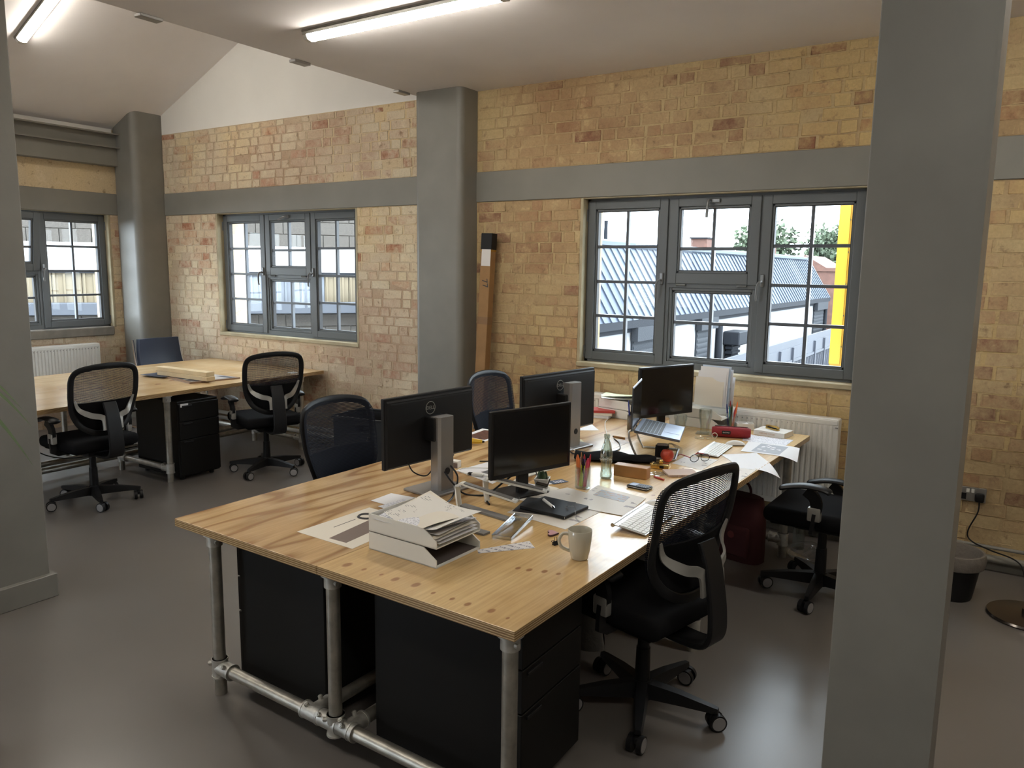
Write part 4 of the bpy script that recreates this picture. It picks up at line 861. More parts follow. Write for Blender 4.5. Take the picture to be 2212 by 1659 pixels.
t = thing('tape_dispenser', 'gold desk tape dispenser in front of the red apple', 'tape dispenser', (-1.49, 3.75, T), R(8)); part('body', M().box((0, 0, .013), (.095, .062, .026), .007, None, 2), GOLD, t); part('knob', M().sph((.0, .005, .036), .012), GOLD, t); part('roll_window', M().box((.012, -.0315, .014), (.022, .002, .014)), BLACKP, t); part('cutter', M().box((-.046, 0, .024), (.012, .05, .006), .001), GOLD, t)
m = M().box((0, 0, .0055), (.16, .115, .011), .001)
for k in range(14): m.box((-.078+.012*k, -.0585, .0055), (.006, .004, .011))
solo('note_pad', m, mat('pale_pink_pad', (.50, .38, .32), .7), 'pale pink note pad with a serrated edge behind the front chair', 'note pad', (-1.36, 3.70, T+.0004), R(38))
m = M().grid(lambda u, v: Vector(((u-.5)*.15, (v-.5)*.08, .004+.004*sin(9*u+5*v)*sin(8*v))), 14, 8, .0006); solo('clear_bag', m, ACRY, 'small clear plastic bag in front of the tape dispenser', 'bag', (-1.435, 3.645, T+.0008), R(60))
solo('lead_holder', M().cyl((-.035, 0, .0045), (.01, 0, .0045), .0045, n=10).cyl((.012, 0, .0045), (.035, 0, .0045), .005, n=10), REDC, 'short red stick lying behind the front chair', 'stick', (-1.415, 3.545, T), R(-25))
t = thing('eyeglasses', 'eyeglasses with red temples lying on the papers behind the front chair', 'glasses', (-1.36, 3.98, T+.0045), R(50))
for s in (-1, 1):
    part('lens_rim', M().tube([(s*.033+.026*cos(a*pi/10), .0, .024+.019*sin(a*pi/10)) for a in range(20)], .0018, 6, True), BLACKP, t); part('lens', M().cyl((s*.033, -.0007, .024), (s*.033, .0007, .024), .025), ACRY, t)
    part('temple', M().tube([(s*.061, 0, .030), (s*.064, .03, .030), (s*.06, .11, .022), (s*.052, .145, .004)], .0024, 6, smooth=4), CRED, t)
part('bridge', M().tube([(-.008, 0, .028), (0, 0, .032), (.008, 0, .028)], .0018, 6), BLACKP, t)
sheet('paper_sheet', [(-1.392, 4.892), (-1.080, 4.887), (-1.081, 4.698), (-1.336, 4.682)], T, TEXTP, 'printed text sheet below the white book near the desk end')
def bent(label, q, z, mt, drop, kind='paper_sheet'):
    c = sum((Vector(p) for p in q), Vector((0, 0)))/4
    def f(u, v): p = bilerp(q, u, v)-c; x = c.x+p.x; e = -1.119+.021*(c.y+p.y-1.758)-.004; return Vector((p.x, p.y, -drop*max(0, x-e)**2*5-.0*u))
    return solo(kind, M().grid(f, 16, 8, .0006), mt, label, 'paper', (c.x, c.y, z), 0, None, 80)
o = bent('white sheet with a grey floral image hanging over the right desk edge', [(-1.298, 4.678), (-1.0, 4.700), (-.947, 4.414), (-1.26, 4.391)], T+.0016, PAPER, .35)
m = M().prism([(-.085, -.115, .0008), (.075, -.115, .0008), (.07, .115, .0008), (-.09, .115, .0008)], (0, 0, .0002)); g = part('grey_image', m, INKG, o); m = M(); rr = random.Random(8)
for k in range(16): m.cyl((rr.uniform(-.065, .055), rr.uniform(-.09, .09), .0008), (rr.uniform(-.065, .055), rr.uniform(-.09, .09), .0008), .001, n=4) if False else m.sph((rr.uniform(-.065, .055), rr.uniform(-.09, .09), .001), rr.uniform(.006, .013), (1, rr.uniform(.6, 1.6), .03), 8)
part('white_flowers', m, PAPER, g)
bent('white sketch sheet curling over the right desk edge behind the front chair', [(-1.329, 4.243), (-1.17, 4.40), (-.95, 4.06), (-1.14, 4.0)], T+.0008, PAPER, .5)
sheet('paper_sheet', [(-1.20, 4.06), (-1.064, 4.043), (-1.071, 3.718), (-1.21, 3.74)], T, PLANP, 'printed sheet near the desk edge just behind the front chair')
sheet('paper_sheet', [(-1.482, 3.885), (-1.478, 4.093), (-1.30, 4.11), (-1.30, 3.84)], T, PLANP, 'printed sheet under the eyeglasses')
t = thing('pencil_case', 'red zipped pencil case with a small black label', 'pencil case', (-1.425, 4.735, T), R(18))
part('body', M().grid(lambda u, v: Vector(((u-.5)*.235, .040*cos(2*pi*v)*(1-.35*abs(2*u-1)**6), .034+.034*sin(2*pi*v)*(1-.25*abs(2*u-1)**6)+.002*sin(14*u)*cos(2*pi*v))), 22, 20), RED, t, angle=80)
m = M()
for s in (-1, 1): m.cyl((s*.117, 0, .034), (s*.1175, 0, .034), .024)
part('end_panel', m, RED, t); part('zip', M().box((0, 0, .069), (.20, .010, .003), .001), DRED, t); part('label', M().box((-.03, -.0395, .036), (.052, .004, .022), .001), BLACKP, t); text('label_text', 'EASTPAK', .010, t, Matrix.Translation((-.03, -.0418, .036)) @ Matrix.Rotation(pi/2, 4, 'X'), WHITEP)
part('zip_puller', M().box((.10, -.01, .068), (.016, .006, .003), .001), CHROME, t)
def tumbler(label, x, y, r0, r1, h, nm='drinking_glass'):
    pr = [(0, .0), (r0, 0), (r0*1.02, h*.12), (r0*1.0, h*.3), (r1*1.05, h*.72), (r1, h), (r1-.002, h), (r1*1.0-.002, h*.72), (r0-.003, h*.3), (r0-.003, .012), (0, .012)]
    return solo(nm, M().lathe(pr, 26), GLASSM, label, 'glass', (x, y, T+.0065), 0, 'drinking glasses', 60)
solo('glass_coaster', M().box((0, 0, .003), (.105, .105, .006), .002), GLASSM, 'clear square glass coaster under the pint glass', 'coaster', (-1.60, 4.75, T), R(12))
tumbler('empty pint glass standing on the glass coaster', -1.60, 4.75, .030, .040, .150); o = tumbler('short clear tumbler behind the laptop', -1.80, 4.845, .036, .042, .085); o.location.z = T
def boxtray(label, x, y, z, rz, w=.25, d=.33, h=.062):
    t = thing('letter_tray', label, 'letter tray', (x, y, z), rz, 'white trays by the radiator'); part('base', M().bb(-w/2, w/2, -d/2, d/2, 0, .004), WHITEP, t)
    for s in (-1, 1): part('side_panel', M().prism([(s*w/2, -d/2, 0), (s*w/2, d/2, 0), (s*w/2, d/2, h), (s*w/2, -d/2+.06, h), (s*w/2, -d/2, h*.4)], (-s*.004, 0, 0)), WHITEP, t)
    part('back_panel', M().bb(-w/2, w/2, d/2-.004, d/2, 0, h), WHITEP, t); part('lining', M().bb(-w/2+.006, w/2-.006, -d/2+.01, d/2-.008, .004, .005), PAPER2, t); return t
boxtray('lower white letter tray behind the pint glass', -1.72, 5.00, T, R(88), .19, .36); boxtray('upper white letter tray behind the pint glass', -1.72, 5.00, T+.064, R(88), .19, .36)
boxtray('lower white letter tray beside the red books at the far end', -2.27, 4.97, T, R(80), .2, .30); boxtray('upper white letter tray beside the red books at the far end', -2.27, 4.97, T+.064, R(80), .2, .30)
t = thing('magazine_rack', 'clear upright rack of white papers standing by the window wall', 'file rack', (-1.66, 5.03, T+.128)); part('rack', M().bb(-.12, .13, -.035, .035, 0, .006).bb(-.12, -.115, -.035, .035, 0, .14).bb(.125, .13, -.035, .035, 0, .14), ACRY, t)
for k in range(6):
    lab = ('cream sheet standing at the front of the clear rack', 'white sheet standing second in the clear rack', 'white sheet standing third in the clear rack', 'tall bluish sheet standing in the middle of the clear rack', 'white sheet fifth in the clear rack', 'white sheet standing at the back of the clear rack')[k]; h = (.19, .23, .26, .27, .25, .2)[k]
    m = M().grid(lambda u, v, k=k, h=h: Vector(((u-.5)*.20+.012*k, .02*v*v+.004*sin(3*u+k), h*v)), 8, 8, .0009); solo('paper_sheet', m, [PAPER2, PAPER, PAPER, mat('bluish_paper', (.55, .66, .80), .6), PAPER, PAPER][k], lab, 'paper', (-1.675, 5.008+.008*k, T+.1355), R(-4), 'papers in the upright rack', 80)
pencup('clear cup crowded with coloured pens by the radiator', (-1.52, 5.03, T), .036, .10, [
    (3.4, .03, .150, .015, BLUE, BLUE, 'blue pen at the left of the crowded cup', .005), (3.0, .025, .172, -.004, CRED, CRED, 'tall red pencil in the crowded cup', .004), (2.0, .02, .162, .012, OAK, PINE, 'wooden pencil in the crowded cup', .004), (4.4, .02, .140, .010, TEAL, TEAL, 'teal pen in the crowded cup', .0055), (5.2, .01, .150, .008, GREEN, GREEN, 'green pen in the crowded cup', .0055), (.2, .03, .168, .020, ORANGE, ORANGE, 'orange pen at the right of the crowded cup', .006), (.8, .03, .140, .025, PURP, PURP, 'purple pen leaning right in the crowded cup', .0055), (5.6, .028, .135, .03, CRED, CRED, 'dark red pen leaning right in the crowded cup', .005)])
t = thing('open_carton', 'small white open carton with tissue beside the crowded pen cup', 'box', (-1.435, 5.055, T), R(25)); m = M().bb(-.055, .055, -.04, .04, 0, .002)
for q in ((-.055, -.053, -.04, .04), (.053, .055, -.04, .04), (-.055, .055, -.04, -.038), (-.055, .055, .038, .04)): m.bb(*q, 0, .04)
part('carton', m, WHITEP, t); part('tissue', M().grid(lambda u, v: Vector(((u-.5)*.09, (v-.5)*.065, .025+.012*sin(9*u+2*v)*cos(7*v))), 12, 10), PAPER, t)
t = thing('paperback_book', 'thick white paperback book near the far desk end', 'book', (-1.225, 4.975, T), R(-8)); part('cover', M().bb(-.10, .10, -.075, .075, 0, .002).bb(-.10, .10, -.075, .075, .030, .032).bb(-.10, .10, -.077, -.075, 0, .032), WHITE, t); part('pages', M().bb(-.097, .097, -.075, .072, .002, .030), PAPER2, t)
text('spine_title', 'THE DAILY STOIC', .013, t, Matrix.Translation((-.01, -.0774, .016)) @ Matrix.Rotation(pi/2, 4, 'X'), OAK)
t = thing('stapler', 'gold stapler lying on the white paperback book', 'stapler', (-1.235, 4.985, T+.0325), R(-32)); part('base', M().box((0, 0, .004), (.105, .026, .008), .002), GOLD, t); part('arm', M().prism([(-.05, -.011, .009), (.05, -.011, .011), (.05, -.011, .019), (.02, -.011, .026), (-.05, -.011, .022)], (0, .022, 0)), GOLD, t); part('magazine', M().box((.006, 0, .0135), (.08, .0235, .007)), BLACKP, t)
t = thing('clear_spectacles', 'clear plastic spectacles and ring in front of the red pencil case', 'glasses', (-1.535, 4.575, T+.002), R(20))
for s in (-1, 1): part('rim', M().tube([(s*.035+.028*cos(a*pi/10), .022*sin(a*pi/10), .006) for a in range(20)], .0028, 6, True), mat('clear_amber_plastic', (.55, .48, .34), .2), t); part('temple', M().tube([(s*.062, .0, .006), (s*.05, .06, .004), (-s*.03, .075, .004)], .0024, 6, smooth=4), ACRY, t)
solo('hair_tie', M().tube([(.016*cos(a*pi/10), 0, .016+.016*sin(a*pi/10)) for a in range(20)], .0022, 6, True), PAPER2, 'cream loop standing against the red pencil case', 'loop', (-1.50, 4.645, T+.0022), R(30))
pen('wooden pen with dark tip lying beyond the bottle', (-1.945, 4.29, T+.005), (-2.035, 4.30, T+.005), OAK, BLACKP, .006)
pencup('small smoky pen cup between laptop and trays', (-2.02, 4.56, T), .033, .10, [(3.6, .02, .185, .018, BLUE, BLUE, 'tall blue pen in the smoky cup', .005), (2.4, .02, .16, .01, BLACKP, BLACKP, 'black pen in the smoky cup', .005), (.4, .02, .15, .02, BLACKP, BLACKP, 'second black pen leaning right in the smoky cup', .006)], glass('smoky_glass', (.5, .5, .48), .12))
for k in range(3): solo('red_book', M().box((0, 0, .009), (.20, .15, .017), .001), [REDC, PAPER2, PAPER][2-k], ('white pad at the bottom of the red book pile', 'cream book in the middle of the red book pile', 'red book on top of the pile by the wall')[k], 'book', (-2.42+.01*k, 4.86+.006*k, T+.0182*k), R(10+7*k), 'book pile at the far end')
m = M().grid(lambda u, v: Vector(((u-.5)*.30, (v-.5)*.22, .004+.03*(u-.3)**2+.012*sin(4*v+2*u))), 12, 8, .001); solo('folder', m, mat('pale_green_folder', (.58, .64, .38), .5), 'pale green folder on top of the far letter trays', 'folder', (-2.27, 5.0, T+.140), R(10), None, 80)
m = M().grid(lambda u, v: Vector(((u-.5)*.28, (v-.5)*.20, .003+.02*(u-.6)**2+.006*sin(4*v))), 12, 8, .001); solo('paper_sheet', m, PAPER, 'white sheet under the pale green folder', 'paper', (-2.30, 4.98, T+.131), R(28), None, 80)
sheet('paper_sheet', [(-2.326, 4.323), (-2.317, 4.572), (-2.190, 4.424)], T, PAPER, 'white paper triangle behind the farther monitor stand')
sheet('sticky_note', [(-2.21, 4.06), (-2.16, 4.12), (-2.10, 4.05), (-2.15, 3.99)], T, mat('pale_yellow_note', (.60, .56, .30), .6), 'pale yellow note behind the farther monitor base', 'note')
# laptop on its stand
t = thing('laptop_stand', 'bent metal tube laptop stand under the open laptop', 'laptop stand', (-1.62, 4.04, T), R(16.5))
for s in (-1, 1): part('tube_leg', M().tube([(-.13, s*.125, .155), (-.145, s*.125, .006), (-.12, s*.125, .006), (.08, s*.125, .006), (.115, s*.125, .03), (-.10, s*.125, .150)] if False else [(.115, s*.13, .120), (-.12, s*.13, .155), (-.155, s*.13, .12), (-.11, s*.13, .010), (-.08, s*.13, .0065), (.10, s*.13, .0065)], .0062, 8, smooth=5), ALU, t)
part('cross_tube', M().cyl((.10, -.13, .0065), (.10, .13, .0065), .0062).cyl((-.12, -.13, .155), (-.12, .13, .155), .006), ALU, t)
t = thing('laptop', 'open grey laptop with black keys raised on a metal stand', 'laptop', (-1.62, 4.04, T+.125), R(16.5)); tl = Matrix.Rotation(R(8.5), 4, 'Y')
m = M().box((0, 0, .017), (.25, .375, .014), .003); m.bm.transform(tl); part('deck', m, SPACEG, t); m = M(); km = None
for i in range(6):
    for j in range(13):
        mm = tl @ Matrix.Translation((-.092+i*.0205, -.156+j*.026, .0246)) @ Matrix.Diagonal((.0175, .0225, .0016, 1))
        if km is None: km = M().box((0, 0, 0), (1, 1, 1)).mesh('key', BLACKP)
        k = link('key', km, t); k.matrix_local = mm
m = M().box((.07, 0, .0245), (.085, .13, .0008)); m.bm.transform(tl); part('trackpad', m, mat('trackpad', (.20, .22, .28), .3, .8), t)
m = M().box((-.135, 0, .155), (.006, .375, .245), .002); lid = part('lid', m, SPACEG, t); part('screen', M().box((-.1312, 0, .155), (.0012, .360, .228)), SCREEN, lid)
t = thing('black_carton', 'small black box with a clear brush under the laptop', 'box', (-1.585, 4.0, T), R(20)); part('body', M().box((0, 0, .03), (.075, .06, .06), .002), BLACKP, t)
m = M()
for k in range(9): m.tube([(.02, .0, .066), (.05, -.006+.003*k, .075), (.075+.004*k, -.02+.005*k, .05), (.085+.003*k, -.03+.006*k, .012)], .0018, 5, smooth=3)
part('bristles', m, ACRY, t); part('brush_top', M().box((.0, 0, .068), (.06, .03, .012), .004), WHITEP, t)
# left half of the desk
t = thing('banana', 'yellow banana behind the nearest monitor', 'banana', (-2.64, 3.62, T+.018)); pts = [(-.09, .05, 0), (-.05, .01, .004), (0, -.008, .004), (.045, .0, .002), (.075, .022, 0)]
part('fruit', M().tube(pts, .0175, 7, smooth=5, scales=[.5+.5*sin(pi*(.12+.8*i/20)) for i in range(21)]), mat('banana_yellow', (.66, .42, .03), .5, var=.12, vscale=20), t, angle=50); part('stem_tip', M().cyl((.073, .021, 0), (.084, .032, -.001), .008, .006, 8), BLACKP, t)
o = sheet('photo_print', [(-2.80, 3.74), (-2.83, 4.02), (-2.60, 4.02), (-2.60, 3.72)], T, PAPER, 'print of a dark brown photograph with white border behind the nearest monitor', 'print'); patch(o, 'dark_photo', [(-2.77, 3.765), (-2.79, 3.99), (-2.625, 3.99), (-2.625, 3.75)], mat('brown_photo', (.13, .06, .04), .4, var=.6, vscale=40))
t = thing('small_carton', 'small white and brown carton beside the nearest monitor stand', 'box', (-2.385, 3.135, T), R(8)); part('carton', M().box((0, 0, .018), (.062, .04, .036), .001), WHITEP, t); part('brown_side', M().box((0, -.0205, .014), (.060, .0012, .026)), INKB, t)
sheet('paper_sheet', [(-2.331, 3.079), (-2.30, 3.33), (-2.08, 3.36), (-2.04, 2.987)], T, PAPER, 'white sheet with a usb adapter on the wavy board'); sheet('grey_card', [(-2.21, 3.13), (-2.19, 3.25), (-2.03, 3.22), (-2.08, 3.10)], T+.0008, mat('dark_grey_card', (.11, .11, .115), .6), 'dark grey card lying on the white sheet by the dark monitor', 'card')
t = thing('usb_adapter', 'white usb adapter with black plug on the white sheet', 'adapter', (-2.19, 3.055, T+.0008), R(10)); part('body', M().box((.012, 0, .008), (.062, .026, .015), .003), WHITEP, t); part('plug', M().box((-.028, 0, .008), (.024, .02, .012), .001), BLACKP, t)
cable('thin white adapter lead curling over the white sheet', [(-2.15, 3.06, T+.008), (-2.08, 3.10, T+.004), (-2.15, 3.22, T+.004), (-2.30, 3.16, T+.004), (-2.32, 3.08, T+.004), (-2.22, 3.04, T+.008)], .0022, WHITEP)
# white and grey arms of a folding stand, clear case, strip, heart, clip, mug
t = thing('folding_stand', 'white folding laptop stand with two grey topped arms behind the trays', 'laptop stand', (-1.85, 2.72, T), 0)
for k, (a, b) in enumerate((((-1.955, 2.60), (-1.69, 2.66)), ((-1.905, 2.74), (-1.66, 2.86)))):
    a = Vector((a[0]+1.85, a[1]-2.72, .112)); b = Vector((b[0]+1.85, b[1]-2.72, .058)); n = Vector((0, 0, 1)); f_ = (b-a).normalized()
    ar = part('arm', M().sweep(crom([a+Vector((.006, 0, -.112)), a+Vector((-.004, 0, -.03)), a+f_*.018, a+f_*.06, b], 5), [(-.015, -.004), (.015, -.004), (.015, .004), (-.015, .004)], False, (0, .2, 1) if False else (.4, 0, 1)), WHITEP, t)
    part('rubber_strip', M().sweep([a+f_*.03+n*.0055, b-f_*.02+n*.0055], [(-.013, -.002), (.013, -.002), (.013, .002), (-.013, .002)], False, (0, 0, 1)), RUB, ar); part('end_stop', M().box(b+n*.006, (.012, .03, .02), .002), ACRY, ar)
part('base_bar', M().sweep([(-.17, -.02, .006), (.29, -.16, .006)] if False else [(-.10, -.10, .005), (.20, -.15, .005)], [(-.02, -.004), (.02, -.004), (.02, .004), (-.02, .004)], False, (0, 0, 1)), RUB, t); part('base_bar', M().sweep([(-.09, -.32, .005), (.20, -.34, .005)], [(-.02, -.004), (.02, -.004), (.02, .004), (-.02, .004)], False, (0, 0, 1)), RUB, t)
t = thing('phone_case', 'clear plastic phone case leaning on the grey stand bar', 'phone case', (-1.60, 2.49, T+.006), R(101)); t.rotation_euler = (0, R(-4), R(101)); m = M()
for q in ((-.12, .12, -.041, -.037), (-.12, .12, .037, .041), (-.12, -.116, -.041, .041), (.116, .12, -.041, .041)): m.bb(*q, 0, .016, .0015)
part('rim', m, glass('clear_case_rim', (.85, .90, .94), .35, .1), t); part('back', M().bb(-.117, .117, -.038, .038, 0, .0015), ACRY, t); part('camera_hole', M().box((.09, .015, .0022), (.03, .03, .001), .0004), ACRY, t)
m = M().prism([(.032*(abs(sin(a))**3)*(1 if sin(a) > 0 else -1), .026*(.81*cos(a)-.31*cos(2*a)-.12*cos(3*a)), 0) for a in [k*pi/12 for k in range(24)]], (0, 0, .006)); t = solo('heart_badge', m, mat('dark_heart_edge', (.05, .015, .02), .5), 'small pink heart shaped badge on the desk beside the mug', 'badge', (-1.445, 2.535, T), R(120))
part('pink_face', M().prism([(.029*(abs(sin(a))**3)*(1 if sin(a) > 0 else -1), .0235*(.81*cos(a)-.31*cos(2*a)-.12*cos(3*a)), .006) for a in [k*pi/12 for k in range(24)]], (0, 0, .0008)), mat('pale_pink', (.42, .20, .20), .5), t)
t = thing('binder_clip', 'small black binder clip beside the mug handle', 'clip', (-1.375, 2.44, T), R(70)); part('body', M().prism([(-.012, -.008, 0), (-.012, .008, 0), (-.012, .0012, .015), (-.012, -.0012, .015)], (.024, 0, 0)), BLACKP, t); part('wire_handle', M().tube([(-.006, .007, .001), (-.005, .02, .010), (.005, .02, .010), (.006, .007, .001)], .0012, 6).tube([(-.006, .0, .013), (-.005, .0, .030), (.005, .0, .030), (.006, .0, .013)], .0012, 6), BLACKM, t)
t = thing('mug', 'cream mug on the front right corner of the desk', 'mug', (-1.235, 2.368, T), 0); pr = [(0, .002), (.026, 0), (.031, .004), (.038, .035), (.0425, .075), (.0435, .108), (.0422, .1095), (.041, .107), (.040, .075), (.035, .035), (.028, .008), (0, .007)]
part('body', M().lathe(pr, 40), MUG, t, angle=60); d = Vector((-.80, -.60, 0)); part('handle', M().tube([d*.038+Vector((0, 0, .092)), d*.062+Vector((0, 0, .094)), d*.075+Vector((0, 0, .072)), d*.066+Vector((0, 0, .045)), d*.036+Vector((0, 0, .030))], .0062, 10, smooth=5), MUG, t, angle=60)
part('tea', M().cyl((0, 0, .014), (0, 0, .016), .031), MUG, t)
# far desk
TF = FZ+.0004
solo('drawing_board', M().prism([(-.41, -.06, 0), (.35, -.20, 0), (.42, .26, 0), (-.40, .25, 0)], (0, 0, .012)), [mat('thin_board', (.30, .19, .12), .5)], 'thin brown board lying on the far desk', 'board', (-6.19, 4.16, TF))
o = solo('photo_sheet', M().prism([(-.37, -.03, 0), (.34, -.17, 0), (.40, .24, 0), (-.36, .22, 0)], (0, 0, .001)), [printmat('photo_sheet_print', (.44, .42, .40), (.05, .055, .08), 5, .6, 1)], 'printed sheet lying on the brown board on the far desk', 'print', (-6.19, 4.16, TF+.0124))
solo('dark_card', M().box((0, 0, .001), (.30, .2, .002)), mat('navy_card', (.03, .035, .06), .6), 'dark card under the left end of the timber on the far desk', 'card', (-6.44, 4.08, TF+.0136), R(4))
for k in range(2): solo('timber_batten', M().box((0, 0, .019), (.70, .085, .036), .002), PINE, ('pale timber batten on the board of the far desk, lower one', 'pale timber batten stacked on the lower one on the far desk')[k], 'timber', (-6.10-.02*k, 4.10+.004*k, TF+.0158+.0372*k), R(1+1.0*k), 'stacked timber battens')
sheet('paper_slip', [(-5.78, 4.95), (-5.68, 4.93), (-5.68, 5.01), (-5.77, 5.02)], TF, PAPER, 'small white slip near the wall end of the far desk')

# ------------------------------------------------------------------ outside
GZ = -3.2
struct('ground_outside', M().bb(-60, 40, 5.9, 120, GZ-.2, GZ).bb(-45, -9.2, -30, 5.9, GZ-.2, GZ), mat('yard_concrete', (.07, .07, .072), .8, var=.15, vscale=.5))
WALLW = mat('white_render', (.19, .195, .205), .8); SHEETM = mat('ribbed_roof_sheet', (.020, .030, .050), .6, .1, var=.2, vscale=1.2); SHEETL = mat('pale_roof_sheet', (.036, .050, .070), .6, .1, var=.12, vscale=1.2); SHUT = mat('shutter_grey', (.020, .023, .028), .7, spec=.15); FENC = mat('fence_blue_grey', (.022, .026, .037), .55, var=.12, vscale=1)
FASC = mat('dark_gutter', (.012, .014, .018), .7, spec=.1); REDB = mat('far_red_brick', (.075, .035, .025), .85, var=.25, vscale=9); BLK = mat('rough_block', (.048, .043, .038), .9, var=.3, vscale=14, bump=.4, bscale=40)
XS = -4.97; EZ = 1.0
t = thing('shed', 'long white shed with a steep ribbed metal roof outside the large window', 'building', (XS, 17, GZ)); Y0, Y1 = 9.3-17, 25.6-17
part('wall', M().bb(-3.2, 0, Y0, Y1, 0, EZ-GZ-.05), WALLW, t); part('gutter', M().bb(-.05, .12, Y0, Y1, EZ-GZ-.12, EZ-GZ+.0).bb(-.02, .03, Y0, Y1, EZ-GZ-.20, EZ-GZ-.12), FASC, t)
RZ = EZ-GZ; RX, RH = -.56, 1.13; pm = None; n = 22; wd = (Y1-Y0)/n
for k in range(n):
    a = Y0+k*wd; m = M(); N = Vector((RH, 0, -RX)).normalized()*.022; ar = Vector((.12, 0, RZ)); br = Vector((RX, 0, RZ+RH))
    m.prism([(ar.x, a, ar.z), (br.x, a, br.z), (br.x, a+wd, br.z), (ar.x, a+wd, ar.z)], -N*.5)
    for j in range(3):
        y = a+wd*(j+.15)/3; m.prism([(ar.x, y, ar.z), (ar.x, y+.035, ar.z), (br.x, y+.035, br.z), (br.x, y, br.z)], N)
    part('roof_panel', m, SHEETL if k in (2, 3, 8, 9, 10, 13, 18) else SHEETM, t)
m = M().prism([(RX, Y0, RZ+RH), (-3.2, Y0, RZ+RH+.22), (-3.2, Y1, RZ+RH+.22), (RX, Y1, RZ+RH)], (0, 0, .08)); part('upper_roof', m, SHEETL, t); part('ridge_flashing', M().bb(RX-.15, RX+.06, Y0, Y1-.6, RZ+RH-.02, RZ+RH+.10, .03), SHEETL, t)
part('flue', M().cyl((-1.5, -3.9, RZ+RH+.05), (-1.5, -3.9, RZ+RH+.52), .035), FASC, t)
def shutter(y, z0, w, h):
    m = M().bb(.0, .03, y, y+w, z0, z0+h)
    for k in range(int(h/.10)): m.prism([(.03, y+.03, z0+k*.1), (.042, y+.03, z0+k*.1+.05), (.03, y+.03, z0+k*.1+.09)], (0, w-.06, 0))
    m.bb(.03, .14, y-.05, y+w+.05, z0+h-.12, z0+h+.1); part('roller_shutter', m, SHUT, t)
shutter(-5.95, 0, .95, RZ-.22); shutter(-3.06, 0, .85, RZ-.22); shutter(6.85, 0, 1.35, RZ-.22)
part('downpipe', M().cyl((.06, -1.85, 0), (.06, -1.85, RZ-.3), .07).cyl((.06, 8.3, 0), (.06, 8.3, RZ-.2), .06), FASC, t)
m = M().bb(.0, .34, -1.42, -.75, RZ-.74, RZ-.46, .02).bb(.1, .30, -.75, -.35, RZ-.70, RZ-.52)
for k in range(13): m.bb(.05, .20, -1.38, -.85, RZ-.82-.1*k, RZ-.77-.1*k)
m.bb(.06, .17, -1.34, -.89, RZ-2.1, RZ-.74); part('extract_duct', m, FASC, t)
t = thing('metal_fence', 'blue grey sheet metal fence in front of the white shed', 'fence', (-4.25, 16, GZ)); h = .04-GZ; k = 0
for y in [-4.5+1.15*i for i in range(14)]:
    m = M().bb(-.02, .02, y+.03, y+1.12, .0, h-.0).bb(.02, .05, y+.03, y+1.12, h-.34, h-.28)
    for j in range(9): m.bb(.02, .04, y+.06+j*.12, y+.10+j*.12, .1, h-.36)
    part('fence_panel', m, FENC, t); part('fence_post', M().bb(-.05, .07, y-.04, y+.03, 0, h+.0), FENC, t)
part('top_band', M().bb(-.06, -.02, -4.5, 11.6, h-.05, h+.16), FENC, t)
t = thing('yellow_post', 'yellow steel post outside at the right of the large window', 'post', (-1.47, 8.5, GZ)); part('web', M().bb(-.10, .045, -.02, .02, 1.25, 9), YEL, t); part('flange', M().bb(.045, .06, -.09, .09, 1.0, 9), YEL, t); part('flange', M().bb(.062, .12, -.05, .05, .9, 9), YEL, t)
part('cover_plate', M().bb(-.105, .0, -.035, -.02, 4.02-.0, 9), YEL, t); m = M()
for k in range(10): m.cyl((-.0, -.022, 4.2+.32*k), (.0, -.034, 4.2+.32*k), .008, n=8)
part('bolts', m, SEAL, t); part('concrete_base', M().box((-.0, 0, 1.95), (.26, .3, 3.9), .02), WALLW, t)
for n_, (x, y, sx, sy, h) in enumerate(((-2.5, 36, 3.0, 4, 6.9), (-8.4, 40, 5, 4, 5.75))):
    t = thing('brick_house', ('red brick house with white windows beyond the end of the shed', 'low red brick house roof line far behind the shed')[n_], 'house', (x, y, GZ)); part('wall', M().bb(-sx/2, sx/2, -sy/2, sy/2, 0, h-1.6), REDB, t)
    part('roof', M().prism([(-sx/2-.2, -sy/2-.2, h-1.6), (sx/2+.2, -sy/2-.2, h-1.6), (0, -sy/2-.2, h)], (0, sy+.4, 0)), FASC if n_ == 0 else REDB, t); part('chimney', M().bb(-sx/2, -sx/2+.5, -.4, .4, h-1.5, h+.5), REDB, t)
    for i in range(2):
        for j in range(2): f_ = part('window_frame', M().bb(-sx/4*(1-2*i)-.45, -sx/4*(1-2*i)+.45, -sy/2-.06, -sy/2, 1.2+2.2*j, 2.6+2.2*j), WALLW, t); part('pane', M().bb(-sx/4*(1-2*i)-.35, -sx/4*(1-2*i)+.35, -sy/2-.07, -sy/2-.05, 1.3+2.2*j, 2.5+2.2*j), FASC, f_)
t = thing('brick_gable', 'dark red brick wall end standing just past the shed roof', 'building', (-4.3, 28.7, GZ)); part('wall', M().bb(-2.2, .35, -.5, .5, 0, 5.0), REDB, t); part('coping', M().bb(-2.2, .4, -.55, .55, 5.0, 5.12), REDB, t)
t = thing('roof_stack', 'small brick stack on the horizon above the shed ridge', 'chimney', (-14.15, 40.0, GZ)); part('stack', M().bb(-.45, .42, -.4, .4, 0, 6.62), REDB, t); part('cap', M().bb(-.5, .47, -.5, .5, 6.62, 6.70), FASC, t)
rr = random.Random(21); LV = []
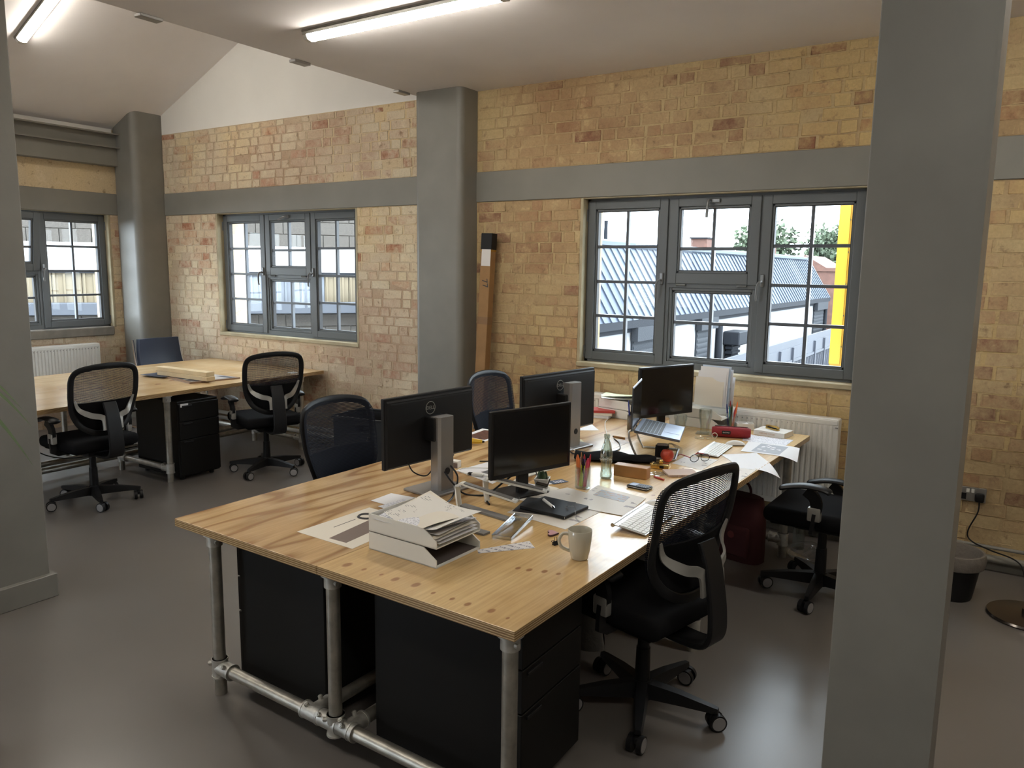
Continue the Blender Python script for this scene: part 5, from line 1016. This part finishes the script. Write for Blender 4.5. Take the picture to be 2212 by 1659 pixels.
for q in range(3):
    m = M()
    for k in range(2600):
        a, b_ = rr.uniform(0, 2*pi), rr.uniform(-1, 1); r_ = rr.random()**.4; s = math.sqrt(1-b_*b_); c = Vector((s*cos(a), s*sin(a), b_))*r_*(1+.25*sin(5*a+3*b_+q))
        d1 = Vector((rr.uniform(-1, 1), rr.uniform(-1, 1), rr.uniform(-1, 1))).normalized()*.085; d2 = d1.cross(Vector((rr.uniform(-1, 1), rr.uniform(-1, 1), rr.uniform(-1, 1)))).normalized()*.07
        vs = [m.bm.verts.new(p) for p in (c-d1, c-d2, c+d1, c+d2)]; m.bm.faces.new(vs)
    LV.append(m.mesh('crown', TREE))
for k, (x, y, h, s, lab) in enumerate(((-13.6, 50, 6.5, 1.8, 'green tree on the horizon behind the shed, above the vent window'), (-9.9, 50, 6.2, 1.2, 'bluish pointed tree at the left of the right casement'), (-7.2, 50, 6.3, 2.1, 'broad green tree on the horizon in the right casement'), (-4.3, 50, 6.0, 1.5, 'small green tree beside the brick house'))):
    t = thing('tree', lab, 'tree', (x, y, GZ), 0, 'trees on the horizon'); part('trunk', M().cyl((0, 0, 0), (0, 0, h), .25, .12, 8), CARD, t); c = link('crown', LV[k % 3], t, (0, 0, h)); c.scale = (s, s, s*(1.25 if k == 1 else .85))
# block building beyond the left windows, facing the windows
BA = R(53.5); t = thing('block_building', 'concrete block building with a white band and ribbed cladding outside the left windows', 'building', (-14.0*sin(BA), 14.0*cos(BA), GZ), BA)
def zz(py, px=560): return 1.75-14*(py-(552+.0133*(px+1532)))/1667*.99-GZ
L0, L1 = -4.6, 3.6; zl, zs, zc, zw, zu = zz(672), zz(655), zz(597), zz(541), zz(541)+2.2
part('wall_core', M().bb(L0, L1, .05, 2, 0, zu), mat('block_mortar', (.11, .104, .094), .9), t); bmesh_blk = None; rr = random.Random(2); bs = []
for z0, z1 in ((zl-1.8, zl-.05), (zw, zu)):
    r_ = 0; z = z0
    while z < z1-.05:
        x = L0-(.22 if r_ % 2 else 0)
        while x < L1: bs.append((x, z, min(.205, z1-z-.012))); x += .45
        z += .217; r_ += 1
km = M().box((0, 0, 0), (1, 1, 1), .02).mesh('concrete_block', BLK); bs.sort(key=lambda q: abs(q[0]))
for x, z, h in bs[:300]: o = link('concrete_block', km, t, (x+.2175, .04+rr.uniform(-.006, .006), z+h/2)); o.scale = (.435, .06, h)
m = M()
for x, z, h in bs[300:]: m.bb(x, x+.435, .01, .06, z, z+h)
if bs[300:]: tag(part('block_rows', m, BLK, t), kind='stuff')
part('white_band', M().bb(L0, L1, -.02, .06, zc+.03, zw), mat('white_band_panel', (.36, .37, .38), .7), t); part('dark_rail', M().bb(L0, L1, -.05, .06, zc-.015, zc+.03), FASC, t); CLAD = mat('cladding_cream', (.115, .095, .062), .6, var=.15, vscale=2); CLADB = mat('cladding_blue', (.085, .098, .12), .6, var=.15, vscale=2)
for k, x in enumerate([L0+.42*i for i in range(int((L1-L0)/.42))]):
    m = M().bb(x, x+.41, .0, .05, zs, zc-.015)
    for j in range(3): m.bb(x+.02+.14*j, x+.05+.14*j, -.03, 0, zs, zc-.015)
    part('cladding_panel', m, CLADB if k in (11, 12, 13, 14) else CLAD, t)
part('ledge', M().bb(L0, L1, -.22, .06, zl-.05, zs, .01), mat('lead_ledge', (.035, .042, .056), .6), t)
for k, (d, lab) in enumerate(((-2.95, 'yellow post outside the side window, left one'), (-2.35, 'yellow post outside the side window, right one'), (.05, 'yellow post outside the left casement of the middle window'))):
    rr_ = 12.6; bx = Vector((cos(BA), sin(BA), 0))*d+Vector((-rr_*sin(BA), rr_*cos(BA), 0)); t = thing('yellow_post', lab, 'post', (bx.x, bx.y, GZ), BA, 'yellow posts by the block building'); part('web', M().bb(-.10, .03, -.02, .02, 0, 7 if k == 2 else 5.32), YEL2, t); part('flange', M().bb(.03, .05, -.06, .06, 0, 7 if k == 2 else 5.32), YEL2, t)
